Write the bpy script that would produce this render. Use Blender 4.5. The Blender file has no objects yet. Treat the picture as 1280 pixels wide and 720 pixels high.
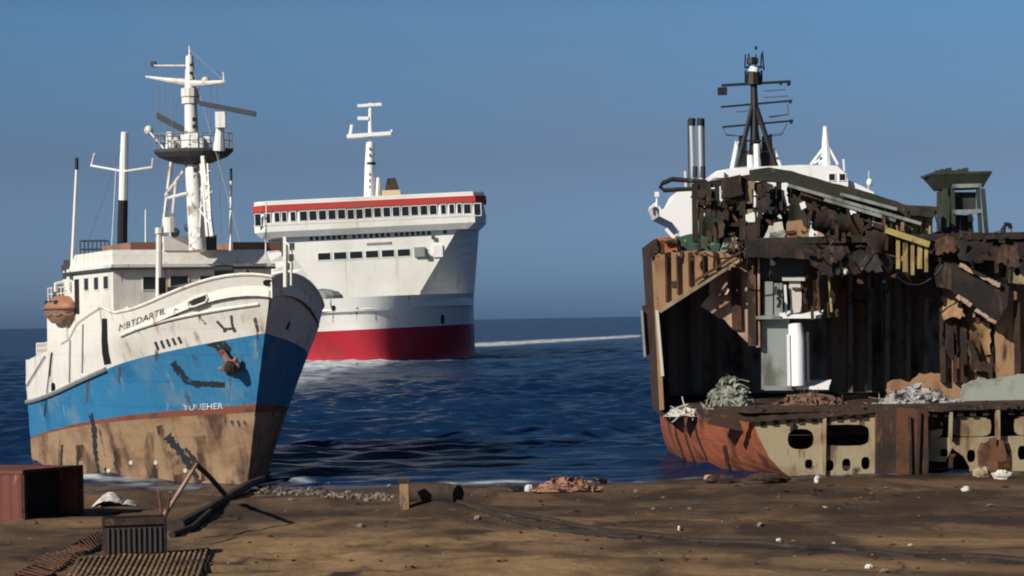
import bpy, bmesh, math, random, bisect
import numpy as np
from mathutils import Vector, Matrix
from mathutils.bvhtree import BVHTree

random.seed(11)
rng = np.random.default_rng(5)
scene = bpy.context.scene
col = scene.collection

# ------------------------------------------------------------------ camera
CAM = Vector((0, 0, 8.0))
FPX = 2600.0
PITCH = math.atan(38.0 / FPX)
ROLL = math.radians(1.13)
_f = Vector((0, math.cos(PITCH), math.sin(PITCH)))
_u0 = Vector((0, -math.sin(PITCH), math.cos(PITCH)))
_r0 = Vector((1, 0, 0))
_r = _r0 * math.cos(ROLL) - _u0 * math.sin(ROLL)
_u = _r0 * math.sin(ROLL) + _u0 * math.cos(ROLL)
cam_data = bpy.data.cameras.new('camera')
cam_data.sensor_width = 36.0
cam_data.lens = 36.0 * FPX / 1280.0
cam_data.clip_start = 0.5
cam_data.clip_end = 60000
cam = bpy.data.objects.new('camera', cam_data)
col.objects.link(cam)
cam.matrix_world = Matrix(((_r.x, _u.x, -_f.x, CAM.x), (_r.y, _u.y, -_f.y, CAM.y),
                           (_r.z, _u.z, -_f.z, CAM.z), (0, 0, 0, 1)))
scene.camera = cam


def ray(px, py):
    return _f + _r * ((px - 640) / FPX) + _u * ((360 - py) / FPX)


def P(px, py, Y):
    """point seen at pixel (px, py) of the 1280x720 photograph, Y metres ahead"""
    d = ray(px, py)
    return CAM + d * (Y / d.y)


def PG(px, py, z=0.0):
    d = ray(px, py)
    return CAM + d * ((z - CAM.z) / d.z)


def on_plane(px, py, o, n):
    d = ray(px, py)
    return CAM + d * ((o - CAM).dot(n) / d.dot(n))


# ------------------------------------------------------------------ materials
def lin(c):
    return tuple(((v / 255) / 12.92 if v / 255 <= .04045 else ((v / 255 + .055) / 1.055) ** 2.4) for v in c)


def mat(name, base, rough=.6, layers=(), metallic=0.0, bump=0.0, bump_scale=6.0, spec=.4, coord='Object', plates=None):
    """layers: (colour, (sx,sy,sz) noise scale, low, high, detail) mixed over the base one after another"""
    m = bpy.data.materials.new(name)
    m.use_nodes = True
    nt = m.node_tree
    b = nt.nodes['Principled BSDF']
    b.inputs['Roughness'].default_value = rough
    b.inputs['Metallic'].default_value = metallic
    b.inputs['Specular IOR Level'].default_value = spec
    tc = nt.nodes.new('ShaderNodeTexCoord')
    prev = None
    for i, (c, sc, lo, hi, det) in enumerate(layers):
        mp = nt.nodes.new('ShaderNodeMapping')
        mp.inputs['Scale'].default_value = sc
        mp.inputs['Location'].default_value = (i * 7.3, i * 3.1, i * 5.7)
        nt.links.new(tc.outputs[coord], mp.inputs['Vector'])
        n = nt.nodes.new('ShaderNodeTexNoise')
        n.inputs['Scale'].default_value = 1.0
        n.inputs['Detail'].default_value = det
        n.inputs['Roughness'].default_value = .62
        nt.links.new(mp.outputs[0], n.inputs['Vector'])
        mr = nt.nodes.new('ShaderNodeMapRange')
        mr.interpolation_type = 'SMOOTHSTEP'
        mr.inputs['From Min'].default_value = lo
        mr.inputs['From Max'].default_value = hi
        nt.links.new(n.outputs['Fac'], mr.inputs['Value'])
        mx = nt.nodes.new('ShaderNodeMix')
        mx.data_type = 'RGBA'
        nt.links.new(mr.outputs[0], mx.inputs['Factor'])
        if prev is None:
            mx.inputs[6].default_value = (*base, 1)
        else:
            nt.links.new(prev, mx.inputs[6])
        mx.inputs[7].default_value = (*c, 1)
        prev = mx.outputs[2]
    if prev is None:
        b.inputs['Base Color'].default_value = (*base, 1)
    else:
        nt.links.new(prev, b.inputs['Base Color'])
    h = None
    if bump:
        n = nt.nodes.new('ShaderNodeTexNoise')
        n.inputs['Scale'].default_value = bump_scale
        n.inputs['Detail'].default_value = 5
        nt.links.new(tc.outputs[coord], n.inputs['Vector'])
        h = n.outputs['Fac']
    if plates:
        # welded plating: seams between plates and slight dishing between the frames
        sx = nt.nodes.new('ShaderNodeSeparateXYZ')
        nt.links.new(tc.outputs[coord], sx.inputs[0])
        ad = nt.nodes.new('ShaderNodeMath')
        ad.operation = 'MULTIPLY_ADD'
        nt.links.new(sx.outputs[1], ad.inputs[0])
        ad.inputs[1].default_value = plates[2]
        nt.links.new(sx.outputs[0], ad.inputs[2])
        cb = nt.nodes.new('ShaderNodeCombineXYZ')
        nt.links.new(ad.outputs[0], cb.inputs[0])
        nt.links.new(sx.outputs[2], cb.inputs[1])
        br = nt.nodes.new('ShaderNodeTexBrick')
        br.inputs['Scale'].default_value = 1.0
        br.inputs['Brick Width'].default_value = plates[0]
        br.inputs['Row Height'].default_value = plates[1]
        br.inputs['Mortar Size'].default_value = plates[1] * .022
        br.inputs['Mortar Smooth'].default_value = .6
        br.inputs['Color1'].default_value = (.965, .965, .965, 1)
        br.inputs['Color2'].default_value = (1, 1, 1, 1)
        br.inputs['Mortar'].default_value = (plates[3], plates[3] * .98, plates[3] * .96, 1)
        nt.links.new(cb.outputs[0], br.inputs['Vector'])
        src = b.inputs['Base Color'].links[0].from_socket
        ml = nt.nodes.new('ShaderNodeMix')
        ml.data_type = 'RGBA'
        ml.blend_type = 'MULTIPLY'
        ml.inputs['Factor'].default_value = 1.0
        nt.links.new(src, ml.inputs[6])
        nt.links.new(br.outputs['Color'], ml.inputs[7])
        nt.links.new(ml.outputs[2], b.inputs['Base Color'])
        wv = nt.nodes.new('ShaderNodeTexWave')
        wv.inputs['Scale'].default_value = 2.2 / plates[0]
        wv.inputs['Distortion'].default_value = 1.5
        wv.inputs['Detail'].default_value = 2
        nt.links.new(cb.outputs[0], wv.inputs['Vector'])
        m2 = nt.nodes.new('ShaderNodeMath')
        m2.operation = 'MULTIPLY_ADD'
        nt.links.new(wv.outputs['Fac'], m2.inputs[0])
        m2.inputs[1].default_value = plates[4]
        if h is None:
            m2.inputs[2].default_value = 0
        else:
            nt.links.new(h, m2.inputs[2])
        h = m2.outputs[0]
        bump = bump or .1
    if h is not None:
        bp = nt.nodes.new('ShaderNodeBump')
        bp.inputs['Strength'].default_value = bump
        bp.inputs['Distance'].default_value = .1 if not plates else .1 * max(1, plates[0] / 2)
        nt.links.new(h, bp.inputs['Height'])
        nt.links.new(bp.outputs[0], b.inputs['Normal'])
    return m


RUST = (.11, .045, .022)
RUST_D = (.04, .02, .014)
M = {}
M['white'] = mat('weathered white paint', (.78, .76, .70), .5,
                 [((.60, .56, .47), (.25, .25, .25), .48, .75, 4), ((.36, .25, .16), (1.6, 1.6, .12), .55, .74, 5),
                  ((.20, .10, .05), (2.2, 2.2, .5), .66, .78, 6)], bump=.25, bump_scale=1.2, plates=(2.4, 1.3, .5, .90, .12))
M['white_clean'] = mat('ferry white paint', (.82, .81, .77), .4,
                       [((.66, .65, .59), (.05, .05, .02), .50, .75, 4), ((.50, .38, .26), (.5, .5, .03), .60, .78, 5)], bump=.25, bump_scale=.3, plates=(8, 2.6, .3, .95, .03))
M['white_far'] = mat('white upperworks paint', (.85, .85, .84), .5, [((.60, .58, .54), (.8, .8, .15), .58, .75, 4)])
M['blue'] = mat('faded blue hull paint', (.035, .20, .40), .5,
                [((.025, .13, .27), (.18, .18, .25), .45, .65, 4), ((.11, .23, .34), (.45, .45, .5), .50, .68, 6), ((.16, .27, .36), (1.6, 1.6, .35), .60, .70, 7),
                 ((.085, .06, .055), (1.3, 1.3, .18), .62, .74, 6)], bump=.3, bump_scale=.9, plates=(2.6, 1.3, .5, .80, .25))
M['boot'] = mat('red brown boot stripe', (.22, .07, .045), .65, [((.11, .05, .04), (.6, .6, .6), .45, .65, 5)])
M['tan'] = mat('bare tan antifouling', (.33, .215, .125), .75,
               [((.20, .115, .065), (.3, .3, .4), .40, .60, 6), ((.085, .045, .032), (.40, .40, .14), .53, .68, 6),
                ((.035, .022, .018), (1.1, 1.1, .28), .60, .70, 7), ((.42, .32, .22), (1.6, 1.6, 1.2), .64, .72, 5)], bump=.35, bump_scale=1.1, plates=(2.6, 1.2, .5, .78, .3))
M['black'] = mat('black steel', (.012, .012, .013), .6)
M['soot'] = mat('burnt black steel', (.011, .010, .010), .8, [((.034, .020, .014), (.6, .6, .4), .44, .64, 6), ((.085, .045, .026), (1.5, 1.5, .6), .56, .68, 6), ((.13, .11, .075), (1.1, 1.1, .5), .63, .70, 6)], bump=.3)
M['darkgrey'] = mat('dark grey paint', (.05, .052, .058), .6, [((.08, .06, .05), (2, 2, 2), .6, .75, 4)])
M['grey'] = mat('grey paint', (.25, .26, .26), .6, [((.16, .13, .11), (1.2, 1.2, .4), .55, .7, 4)])
M['rust'] = mat('brown rust', RUST, .85, [(RUST_D, (.7, .7, .5), .42, .62, 6), ((.17, .075, .035), (1.7, 1.7, .6), .58, .72, 5)], bump=.2)
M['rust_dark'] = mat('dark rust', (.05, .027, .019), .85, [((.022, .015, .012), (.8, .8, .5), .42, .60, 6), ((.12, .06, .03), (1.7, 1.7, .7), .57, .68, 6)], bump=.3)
M['roofbrown'] = mat('brown red deck paint', (.24, .12, .085), .75, [((.16, .09, .07), (.8, .8, .8), .45, .65, 5)])
M['orange'] = mat('faded orange lifeboat', (.34, .155, .09), .6, [((.27, .18, .14), (.8, .8, .8), .45, .7, 4)])
M['glass'] = mat('dark window glass', (.012, .014, .016), .12, spec=.5)
M['ferryred'] = mat('ferry red', (.42, .018, .035), .45, [((.33, .02, .03), (.12, .12, .06), .45, .65, 5), ((.20, .03, .03), (.5, .5, .05), .58, .72, 6)], bump=.25, bump_scale=.3, plates=(8, 2.6, .3, .95, .03))
M['roofred'] = mat('bridge roof red', (.46, .045, .035), .5, [((.38, .06, .04), (.2, .2, .2), .5, .7, 4)])
M['cream'] = mat('cream funnel', (.55, .44, .28), .6)
M['silver'] = mat('dull aluminium pipe', (.55, .55, .56), .35, metallic=.6)
M['hullred'] = mat('faded red bottom paint', (.30, .085, .04), .75,
                   [((.19, .06, .035), (.35, .35, .35), .45, .62, 6), ((.07, .03, .022), (.9, .9, .25), .52, .68, 6)], bump=.3, plates=(3.2, 1.6, .7, .75, .35))
M['yellowtan'] = mat('yellow tan primer', (.33, .27, .165), .75,
                     [((.24, .175, .10), (.5, .5, .5), .44, .62, 6), ((.13, .065, .035), (1.6, 1.6, .4), .54, .68, 6), ((.05, .032, .022), (1.0, 1.0, .8), .62, .72, 6)], bump=.1)
M['yellow'] = mat('dirty yellow primer', (.40, .31, .105), .7,
                  [((.24, .17, .07), (1.5, 1.5, .5), .42, .58, 6), ((.10, .05, .028), (2.0, 2.0, .9), .52, .64, 6)], bump=.1)
M['pinkplate'] = mat('pinkish bare plate', (.46, .31, .23), .75, [((.28, .15, .10), (.5, .5, .25), .47, .64, 5)], bump=.1)
M['tanrust'] = mat('orange tan rusty plating', (.32, .19, .10), .8,
                   [((.20, .10, .05), (.6, .6, .25), .46, .62, 6), ((.05, .03, .02), (1.2, 1.2, .3), .58, .70, 6)], bump=.15)
M['greygreen'] = mat('grey green paint', (.25, .28, .26), .7, [((.10, .10, .085), (.8, .8, .25), .46, .65, 5)])
M['deckgreen'] = mat('dark green brown deck plating', (.022, .026, .016), .8,
                     [((.055, .030, .018), (.6, .6, .8), .45, .60, 6), ((.10, .085, .05), (1.3, 1.3, .7), .60, .70, 6), ((.012, .011, .009), (1.2, 1.2, 1.2), .55, .70, 5)], bump=.2)
M['green'] = mat('green deck machinery paint', (.03, .085, .06), .7, [((.06, .045, .03), (1.3, 1.3, 1.3), .5, .68, 5)])
M['towergreen'] = mat('olive tower paint', (.034, .043, .030), .75, [((.022, .02, .016), (1.1, 1.1, .6), .48, .66, 5)])
M['bulk'] = mat('smoke darkened bulkhead', (.30, .26, .24), .85,
                [((.34, .20, .13), (.35, .35, .12), .48, .65, 5), ((.10, .08, .08), (.6, .6, .3), .5, .68, 5)], bump=.1)
M['orangerust'] = mat('bright orange rust', (.38, .13, .05), .85, [((.16, .06, .03), (1.2, 1.2, .7), .47, .64, 6)], bump=.2)
M['paleplate'] = mat('pale bare plate', (.58, .55, .49), .7, [((.35, .28, .21), (1.2, 1.2, .5), .52, .68, 5)])
M['net'] = mat('grey green heap', (.30, .31, .25), .9, [((.17, .17, .13), (2.5, 2.5, 2.5), .44, .62, 5)], bump=.3)
M['palescrap'] = mat('pale crumpled sheet', (.36, .35, .34), .6, [((.20, .17, .15), (2.2, 2.2, 2.2), .48, .64, 5)])
M['rustscrap'] = mat('rusty crumpled scrap', (.16, .085, .06), .85, [((.30, .22, .17), (2.2, 2.2, 2.2), .56, .68, 5)])
M['palegreen'] = mat('pale green sheet', (.30, .33, .28), .75, [((.18, .18, .155), (.8, .8, .8), .48, .66, 5)])
M['container'] = mat('rusty red container paint', (.13, .042, .030), .75,
                     [((.15, .045, .03), (.8, .8, .8), .45, .62, 6), ((.42, .18, .10), (1.4, 1.4, .5), .62, .74, 5)], bump=.1)
M['inside'] = mat('near black container shade', (.02, .016, .015), .9)  # shade inside the open container, put into the colour
M['tarp'] = mat('white sacking', (.60, .59, .57), .8, [((.36, .33, .29), (4, 4, 4), .45, .62, 4)])
M['pinkheap'] = mat('orange pink shredded heap', (.34, .17, .115), .85, [((.16, .09, .065), (4, 4, 4), .45, .6, 5), ((.46, .36, .29), (3, 3, 3), .6, .7, 5)])
M['pebble'] = mat('pale rubble', (.21, .18, .15), .9, [((.07, .05, .04), (2, 2, 2), .42, .6, 4)])
M['hose'] = mat('black muddy hose', (.026, .018, .014), .8, [((.06, .042, .03), (1.4, 1.4, 1.4), .55, .7, 4)])
M['mastwhite'] = mat('flaking white mast paint', (.78, .77, .73), .5, [((.30, .24, .19), (1.4, 1.4, 1.4), .55, .68, 5), ((.06, .05, .05), (2.2, 2.2, 1.6), .61, .68, 6)])
def stain(name, c, sc, lo, hi):
    m = mat(name, c, .85)
    nt = m.node_tree
    b = nt.nodes['Principled BSDF']
    tc = nt.nodes.new('ShaderNodeTexCoord')
    mp = nt.nodes.new('ShaderNodeMapping')
    mp.inputs['Scale'].default_value = sc
    n = nt.nodes.new('ShaderNodeTexNoise')
    n.inputs['Scale'].default_value = 1
    n.inputs['Detail'].default_value = 6
    mr = nt.nodes.new('ShaderNodeMapRange')
    mr.interpolation_type = 'SMOOTHSTEP'
    mr.inputs['From Min'].default_value = lo
    mr.inputs['From Max'].default_value = hi
    nt.links.new(tc.outputs['Object'], mp.inputs[0])
    nt.links.new(mp.outputs[0], n.inputs['Vector'])
    nt.links.new(n.outputs['Fac'], mr.inputs['Value'])
    nt.links.new(mr.outputs[0], b.inputs['Alpha'])
    return m


M['stain'] = stain('dark seeping stain', (.035, .022, .022), (.9, .9, .25), .38, .66)
M['ruststain'] = stain('rust run', (.13, .06, .03), (1.6, 1.6, .2), .42, .66)
M['mark'] = stain('faded dark paint', (.06, .055, .055), (2.6, 2.6, 2.6), .30, .52)
M['markwhite'] = stain('flaking white paint', (.72, .73, .75), (2.6, 2.6, 2.6), .34, .52)
M['scuff'] = stain('black scrape', (.018, .022, .03), (2.2, 2.2, 2.2), .30, .46)
M['anchorpink'] = mat('flaking red anchor', (.30, .15, .13), .8, [((.10, .05, .05), (3, 3, 3), .46, .62, 5)], bump=.2)


# ------------------------------------------------------------------ mesh builder
ROOTM = {}


class MB:
    """collects geometry in world coordinates, builds it as ONE mesh object"""

    def __init__(self):
        self.v, self.f, self.mi = [], [], []

    def add(self, vs, fs, mi=0):
        o = len(self.v)
        self.v += [Vector(p) for p in vs]
        self.f += [tuple(i + o for i in f) for f in fs]
        self.mi += [mi] * len(fs)
        return self

    def box8(self, c, mi=0):
        return self.add(c, [(0, 3, 2, 1), (4, 5, 6, 7), (0, 1, 5, 4), (1, 2, 6, 5), (2, 3, 7, 6), (3, 0, 4, 7)], mi)

    def box(self, o, ax, ay, az, mi=0):
        """o = corner, three edge vectors"""
        return self.box8([o, o + ax, o + ax + ay, o + ay, o + az, o + ax + az, o + ax + ay + az, o + ay + az], mi)

    def cbox(self, c, sx, sy, sz, mi=0, X=Vector((1, 0, 0)), Y=Vector((0, 1, 0)), Z=Vector((0, 0, 1))):
        return self.box(Vector(c) - X * sx / 2 - Y * sy / 2 - Z * sz / 2, X * sx, Y * sy, Z * sz, mi)

    def tube(self, pts, r, n=8, mi=0, cap=True):
        pts = [Vector(p) for p in pts]
        rs = r if isinstance(r, (list, tuple)) else [r] * len(pts)
        rows = []
        up = None
        for i, p in enumerate(pts):
            t = (pts[min(i + 1, len(pts) - 1)] - pts[max(i - 1, 0)]).normalized()
            a = t.cross(Vector((0, 0, 1)) if abs(t.z) < .9 else Vector((0, 1, 0))).normalized()
            if up is not None and a.dot(up) < 0:
                a = -a
            up = a
            b = t.cross(a)
            rows.append([p + (a * math.cos(2 * math.pi * k / n) + b * math.sin(2 * math.pi * k / n)) * rs[i] for k in range(n)])
        o = len(self.v)
        for rw in rows:
            self.v += rw
        for i in range(len(rows) - 1):
            for k in range(n):
                self.f.append((o + i * n + k, o + i * n + (k + 1) % n, o + (i + 1) * n + (k + 1) % n, o + (i + 1) * n + k))
                self.mi.append(mi)
        if cap:
            self.f.append(tuple(o + k for k in reversed(range(n))))
            self.f.append(tuple(o + (len(rows) - 1) * n + k for k in range(n)))
            self.mi += [mi, mi]
        return self

    def grid(self, rows, mi=0, rowmi=None):
        o = len(self.v)
        n = len(rows[0])
        for rw in rows:
            self.v += [Vector(p) for p in rw]
        for i in range(len(rows) - 1):
            for k in range(n - 1):
                self.f.append((o + i * n + k, o + i * n + k + 1, o + (i + 1) * n + k + 1, o + (i + 1) * n + k))
                self.mi.append(rowmi[i] if rowmi else mi)
        return self

    def prism(self, poly, ext, mi=0):
        n = len(poly)
        poly = [Vector(p) for p in poly]
        self.add(poly + [p + ext for p in poly],
                 [tuple(range(n)), tuple(reversed(range(n, 2 * n)))] +
                 [(i, i + n, (i + 1) % n + n, (i + 1) % n) for i in range(n)], mi)
        return self

    def ball(self, c, rx, ry, rz, mi=0, n=14, m=9, jit=0.0, X=Vector((1, 0, 0)), Y=Vector((0, 1, 0))):
        Zv = X.cross(Y)
        rows = []
        for i in range(m + 1):
            th = math.pi * i / m
            rw = []
            for k in range(n):
                ph = 2 * math.pi * k / n
                j = 1 + (random.uniform(-jit, jit) if 0 < i < m else 0)
                rw.append(Vector(c) + (X * rx * math.sin(th) * math.cos(ph) + Y * ry * math.sin(th) * math.sin(ph) + Zv * rz * math.cos(th)) * j)
            rows.append(rw + [rw[0]])
        return self.grid(rows, mi)

    def build(self, name, mats, parent=None, smooth=False):
        me = bpy.data.meshes.new(name)
        vs = self.v
        if parent is not None:
            r = parent
            while r.parent is not None:
                r = r.parent
            inv = ROOTM[r.name].inverted() if r.name in ROOTM else Matrix.Identity(4)
            vs = [inv @ p for p in vs]
        me.from_pydata([tuple(p) for p in vs], [], self.f)
        ms = mats if isinstance(mats, (list, tuple)) else [mats]
        for m in ms:
            me.materials.append(M[m])
        if len(ms) > 1:
            me.polygons.foreach_set('material_index', self.mi)
        bm = bmesh.new()
        bm.from_mesh(me)
        bmesh.ops.remove_doubles(bm, verts=bm.verts, dist=1e-4)
        bmesh.ops.recalc_face_normals(bm, faces=bm.faces)
        bm.to_mesh(me)
        bm.free()
        if smooth:
            me.polygons.foreach_set('use_smooth', [True] * len(me.polygons))
            me.set_sharp_from_angle(angle=math.radians(35))
        o = bpy.data.objects.new(name, me)
        col.objects.link(o)
        if parent is not None:
            o.parent = parent
        return o

    def bvh(self):
        return BVHTree.FromPolygons(self.v, self.f)


def root(name, loc, label, cat, X=Vector((1, 0, 0)), Y=Vector((0, 1, 0)), Z=Vector((0, 0, 1)), group=None):
    o = bpy.data.objects.new(name, None)
    o.empty_display_size = .5
    col.objects.link(o)
    mw = Matrix(((X.x, Y.x, Z.x, loc[0]), (X.y, Y.y, Z.y, loc[1]), (X.z, Y.z, Z.z, loc[2]), (0, 0, 0, 1)))
    o.matrix_world = mw
    ROOTM[o.name] = mw
    o['label'] = label
    o['category'] = cat
    if group:
        o['group'] = group
    return o


def tag(o, label, cat, group=None, kind=None):
    o['label'] = label
    o['category'] = cat
    if group:
        o['group'] = group
    if kind:
        o['kind'] = kind
    return o


def own_origin(o):
    """put the object's origin at the middle of its base"""
    me = o.data
    co = np.empty(len(me.vertices) * 3)
    me.vertices.foreach_get('co', co)
    co = co.reshape(-1, 3)
    c = Vector((co[:, 0].mean(), co[:, 1].mean(), co[:, 2].min()))
    me.transform(Matrix.Translation(-c))
    o.location = c
    return o


def resample(pts, step):
    out = []
    for a, b in zip(pts[:-1], pts[1:]):
        n = max(1, int(math.hypot(b[0] - a[0], b[1] - a[1]) / step))
        out += [(a[0] + (b[0] - a[0]) * i / n, a[1] + (b[1] - a[1]) * i / n) for i in range(n)]
    return out + [pts[-1]]


def hit(bvh, px, py, off=.02):
    d = ray(px, py).normalized()
    loc, nor, idx, dist = bvh.ray_cast(CAM, d)
    if loc is None:
        return None
    if nor.dot(d) > 0:
        nor = -nor
    return loc + nor * off


def stroke(mb, bvh, pts, w, off=.02, step=4, jit=0.0, mi=0):
    """a painted mark that follows the surface: polyline with width(s)"""
    pts = resample(pts, step)
    n = len(pts)
    ws = w if callable(w) else (lambda t: w)
    L, R = [], []
    for i, (x, y) in enumerate(pts):
        a, b = pts[max(0, i - 1)], pts[min(n - 1, i + 1)]
        dx, dy = b[0] - a[0], b[1] - a[1]
        l = math.hypot(dx, dy) or 1
        h = ws(i / max(1, n - 1)) / 2 * (1 + random.uniform(-jit, jit))
        p, q = hit(bvh, x - dy / l * h, y + dx / l * h, off), hit(bvh, x + dy / l * h, y - dx / l * h, off)
        if p is None or q is None:
            continue
        L.append(p)
        R.append(q)
    if len(L) > 1:
        mb.grid([L, R], mi)
    return mb


def patch(mb, bvh, poly, off=.02, mi=0):
    c = (sum(p[0] for p in poly) / len(poly), sum(p[1] for p in poly) / len(poly))
    pts = [hit(bvh, *p, off) for p in poly]
    cc = hit(bvh, *c, off)
    if cc is None or any(p is None for p in pts):
        return mb
    n = len(pts)
    return mb.add(pts + [cc], [(i, (i + 1) % n, n) for i in range(n)], mi)


def text_on(mb, bvh, s, p0, p1, h, off=.02, shear=(0, 1)):
    """lettering laid on a surface along the pixel baseline p0-p1"""
    cu = bpy.data.curves.new('lettering', 'FONT')
    cu.body = s
    cu.resolution_u = 2
    ob = bpy.data.objects.new('lettering', cu)
    col.objects.link(ob)
    dg = bpy.context.evaluated_depsgraph_get()
    me = bpy.data.meshes.new_from_object(ob.evaluated_get(dg))
    xs = [v.co.x for v in me.vertices]
    ys = [v.co.y for v in me.vertices]
    x0, x1, y0, y1 = min(xs), max(xs), min(ys), max(ys)
    vs = []
    ok = True
    for v in me.vertices:
        t = (v.co.x - x0) / (x1 - x0)
        k = (v.co.y - y0) / (y1 - y0)
        px = p0[0] + (p1[0] - p0[0]) * t + shear[0] * h * k
        py = p0[1] + (p1[1] - p0[1]) * t - shear[1] * h * k
        q = hit(bvh, px, py, off)
        if q is None:
            ok = False
            break
        vs.append(q)
    if ok:
        mb.add(vs, [tuple(p.vertices) for p in me.polygons])
    bpy.data.objects.remove(ob)
    bpy.data.meshes.remove(me)
    bpy.data.curves.remove(cu)
    return mb


def jag(poly, amp, step):
    """torn edge: pixel polygon with its edges broken up"""
    out = []
    n = len(poly)
    for i in range(n):
        a, b = poly[i], poly[(i + 1) % n]
        k = max(1, int(math.hypot(b[0] - a[0], b[1] - a[1]) / step))
        for j in range(k):
            t = j / k
            x, y = a[0] + (b[0] - a[0]) * t, a[1] + (b[1] - a[1]) * t
            out.append((x + random.uniform(-amp, amp), y + random.uniform(-amp, amp)))
    return out


def plate_mesh(mb, poly, Y, th, holes=(), mi=0):
    """flat plate facing the shore: outline + holes in photo pixels at distance Y, thickness th going back"""
    o = P(*poly[0], Y)
    if not holes:
        return mb.prism([P(x, y, Y) for x, y in poly], Vector((0, th, 0)), mi)
    bm = bmesh.new()
    edges = []
    loops = []
    for lp in [poly] + list(holes):
        vs = [bm.verts.new(P(x, y, Y)) for x, y in lp]
        loops.append(vs)
        for i in range(len(vs)):
            edges.append(bm.edges.new((vs[i], vs[(i + 1) % len(vs)])))
    bm.verts.index_update()
    bmesh.ops.triangle_fill(bm, use_beauty=True, use_dissolve=False, edges=edges, normal=Vector((0, -1, 0)))
    bm.verts.index_update()
    vs = [v.co.copy() for v in bm.verts]
    fs = [tuple(v.index for v in f.verts) for f in bm.faces]
    n = len(vs)
    E = Vector((0, th, 0))
    mb.add(vs + [v + E for v in vs],
           fs + [tuple(i + n for i in reversed(f)) for f in fs] +
           [(e[0].index, e[1].index, e[1].index + n, e[0].index + n) for lp in loops for e in zip(lp, lp[1:] + lp[:1])], mi)
    bm.free()
    return mb


def oval(cx, cy, rx, ry, n=16, p=2.6):
    out = []
    for k in range(n):
        a = 2 * math.pi * k / n
        c, s = math.cos(a), math.sin(a)
        out.append((cx + rx * math.copysign(abs(c) ** (2 / p), c), cy + ry * math.copysign(abs(s) ** (2 / p), s)))
    return out


Zv = Vector((0, 0, 1))

# ------------------------------------------------------------------ light and sky
SUN_AZ = Vector((-.72, -.69, 0)).normalized()
SUN_EL = math.radians(30)
SUN = SUN_AZ * math.cos(SUN_EL) + Zv * math.sin(SUN_EL)
sl = bpy.data.lights.new('sun', 'SUN')
sl.energy = 5.0
sl.angle = math.radians(.5)
sl.color = (1.0, .93, .82)
so = bpy.data.objects.new('sun', sl)
col.objects.link(so)
so.rotation_euler = SUN.to_track_quat('Z', 'Y').to_euler()

w = bpy.data.worlds.new('World')
scene.world = w
w.use_nodes = True
nt = w.node_tree
bg = nt.nodes['Background']
sky = nt.nodes.new('ShaderNodeTexSky')
sky.sky_type = 'NISHITA'
sky.sun_disc = False
sky.sun_elevation = SUN_EL
sky.sun_rotation = math.atan2(SUN_AZ.x, SUN_AZ.y)
sky.altitude = 0
sky.air_density = 1.0
sky.dust_density = 1.2
sky.ozone_density = 2.0
# sky tinted by elevation; unseen upper dome darkened to cut the fill light
tc = nt.nodes.new('ShaderNodeTexCoord')
sp = nt.nodes.new('ShaderNodeSeparateXYZ')
nt.links.new(tc.outputs['Generated'], sp.inputs[0])
rp = nt.nodes.new('ShaderNodeValToRGB')
_st = ((.0, (.38, .64, 1.28)), (.012, (.38, .645, 1.28)), (.076, (.362, .456, .70)), (.145, (.40, .61, .84)), (.20, (.24, .34, .46)), (.8, (.09, .13, .19)))
rp.color_ramp.elements[0].position = 0.0
rp.color_ramp.elements[1].position = .8
for k, (p_, c_) in enumerate(_st):
    e = rp.color_ramp.elements[0] if k == 0 else (rp.color_ramp.elements[-1] if k == len(_st) - 1 else rp.color_ramp.elements.new(p_))
    e.color = (*c_, 1)
nt.links.new(sp.outputs[2], rp.inputs[0])
mx = nt.nodes.new('ShaderNodeMix')
mx.data_type = 'RGBA'
mx.blend_type = 'MULTIPLY'
mx.inputs['Factor'].default_value = 1.0
nt.links.new(sky.outputs[0], mx.inputs[6])
nt.links.new(rp.outputs[0], mx.inputs[7])
# faint uneven haze
hz = nt.nodes.new('ShaderNodeTexNoise')
hz.inputs['Scale'].default_value = 5.0
hz.inputs['Detail'].default_value = 4
hm_ = nt.nodes.new('ShaderNodeMapping')
hm_.inputs['Scale'].default_value = (1, 1, 3.2)
hm_.inputs['Location'].default_value = (1.3, .4, .2)
nt.links.new(tc.outputs['Generated'], hm_.inputs[0])
nt.links.new(hm_.outputs[0], hz.inputs['Vector'])
hr = nt.nodes.new('ShaderNodeMapRange')
hr.inputs['From Min'].default_value = .42
hr.inputs['From Max'].default_value = .75
hr.inputs['To Max'].default_value = .30
nt.links.new(hz.outputs['Fac'], hr.inputs['Value'])
mh = nt.nodes.new('ShaderNodeMix')
mh.data_type = 'RGBA'
nt.links.new(hr.outputs[0], mh.inputs['Factor'])
nt.links.new(mx.outputs[2], mh.inputs[6])
mh.inputs[7].default_value = (1.95, 2.35, 3.3, 1)
nt.links.new(mh.outputs[2], bg.inputs['Color'])
bg.inputs['Strength'].default_value = .091
scene.view_settings.view_transform = 'Standard'
scene.view_settings.look = 'None'
scene.view_settings.exposure = 0.0
scene.view_settings.gamma = 1.0

# ------------------------------------------------------------------ ferry frame (needed for the foam too)
FO = P(463, 452, 395)
FO.z = 0
_hd = Vector((.02, -1, 0)).normalized()
Fy = -_hd
Fx0 = Vector((-_hd.y, _hd.x, 0))
HEEL = math.radians(1.65)
Fx = Fx0 * math.cos(HEEL) + Zv * math.sin(HEEL)
Fz = Zv * math.cos(HEEL) - Fx0 * math.sin(HEEL)


def sm(t):
    t = np.clip(t, 0, 1)
    return t * t * (3 - 2 * t)


_TB = {}
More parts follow.
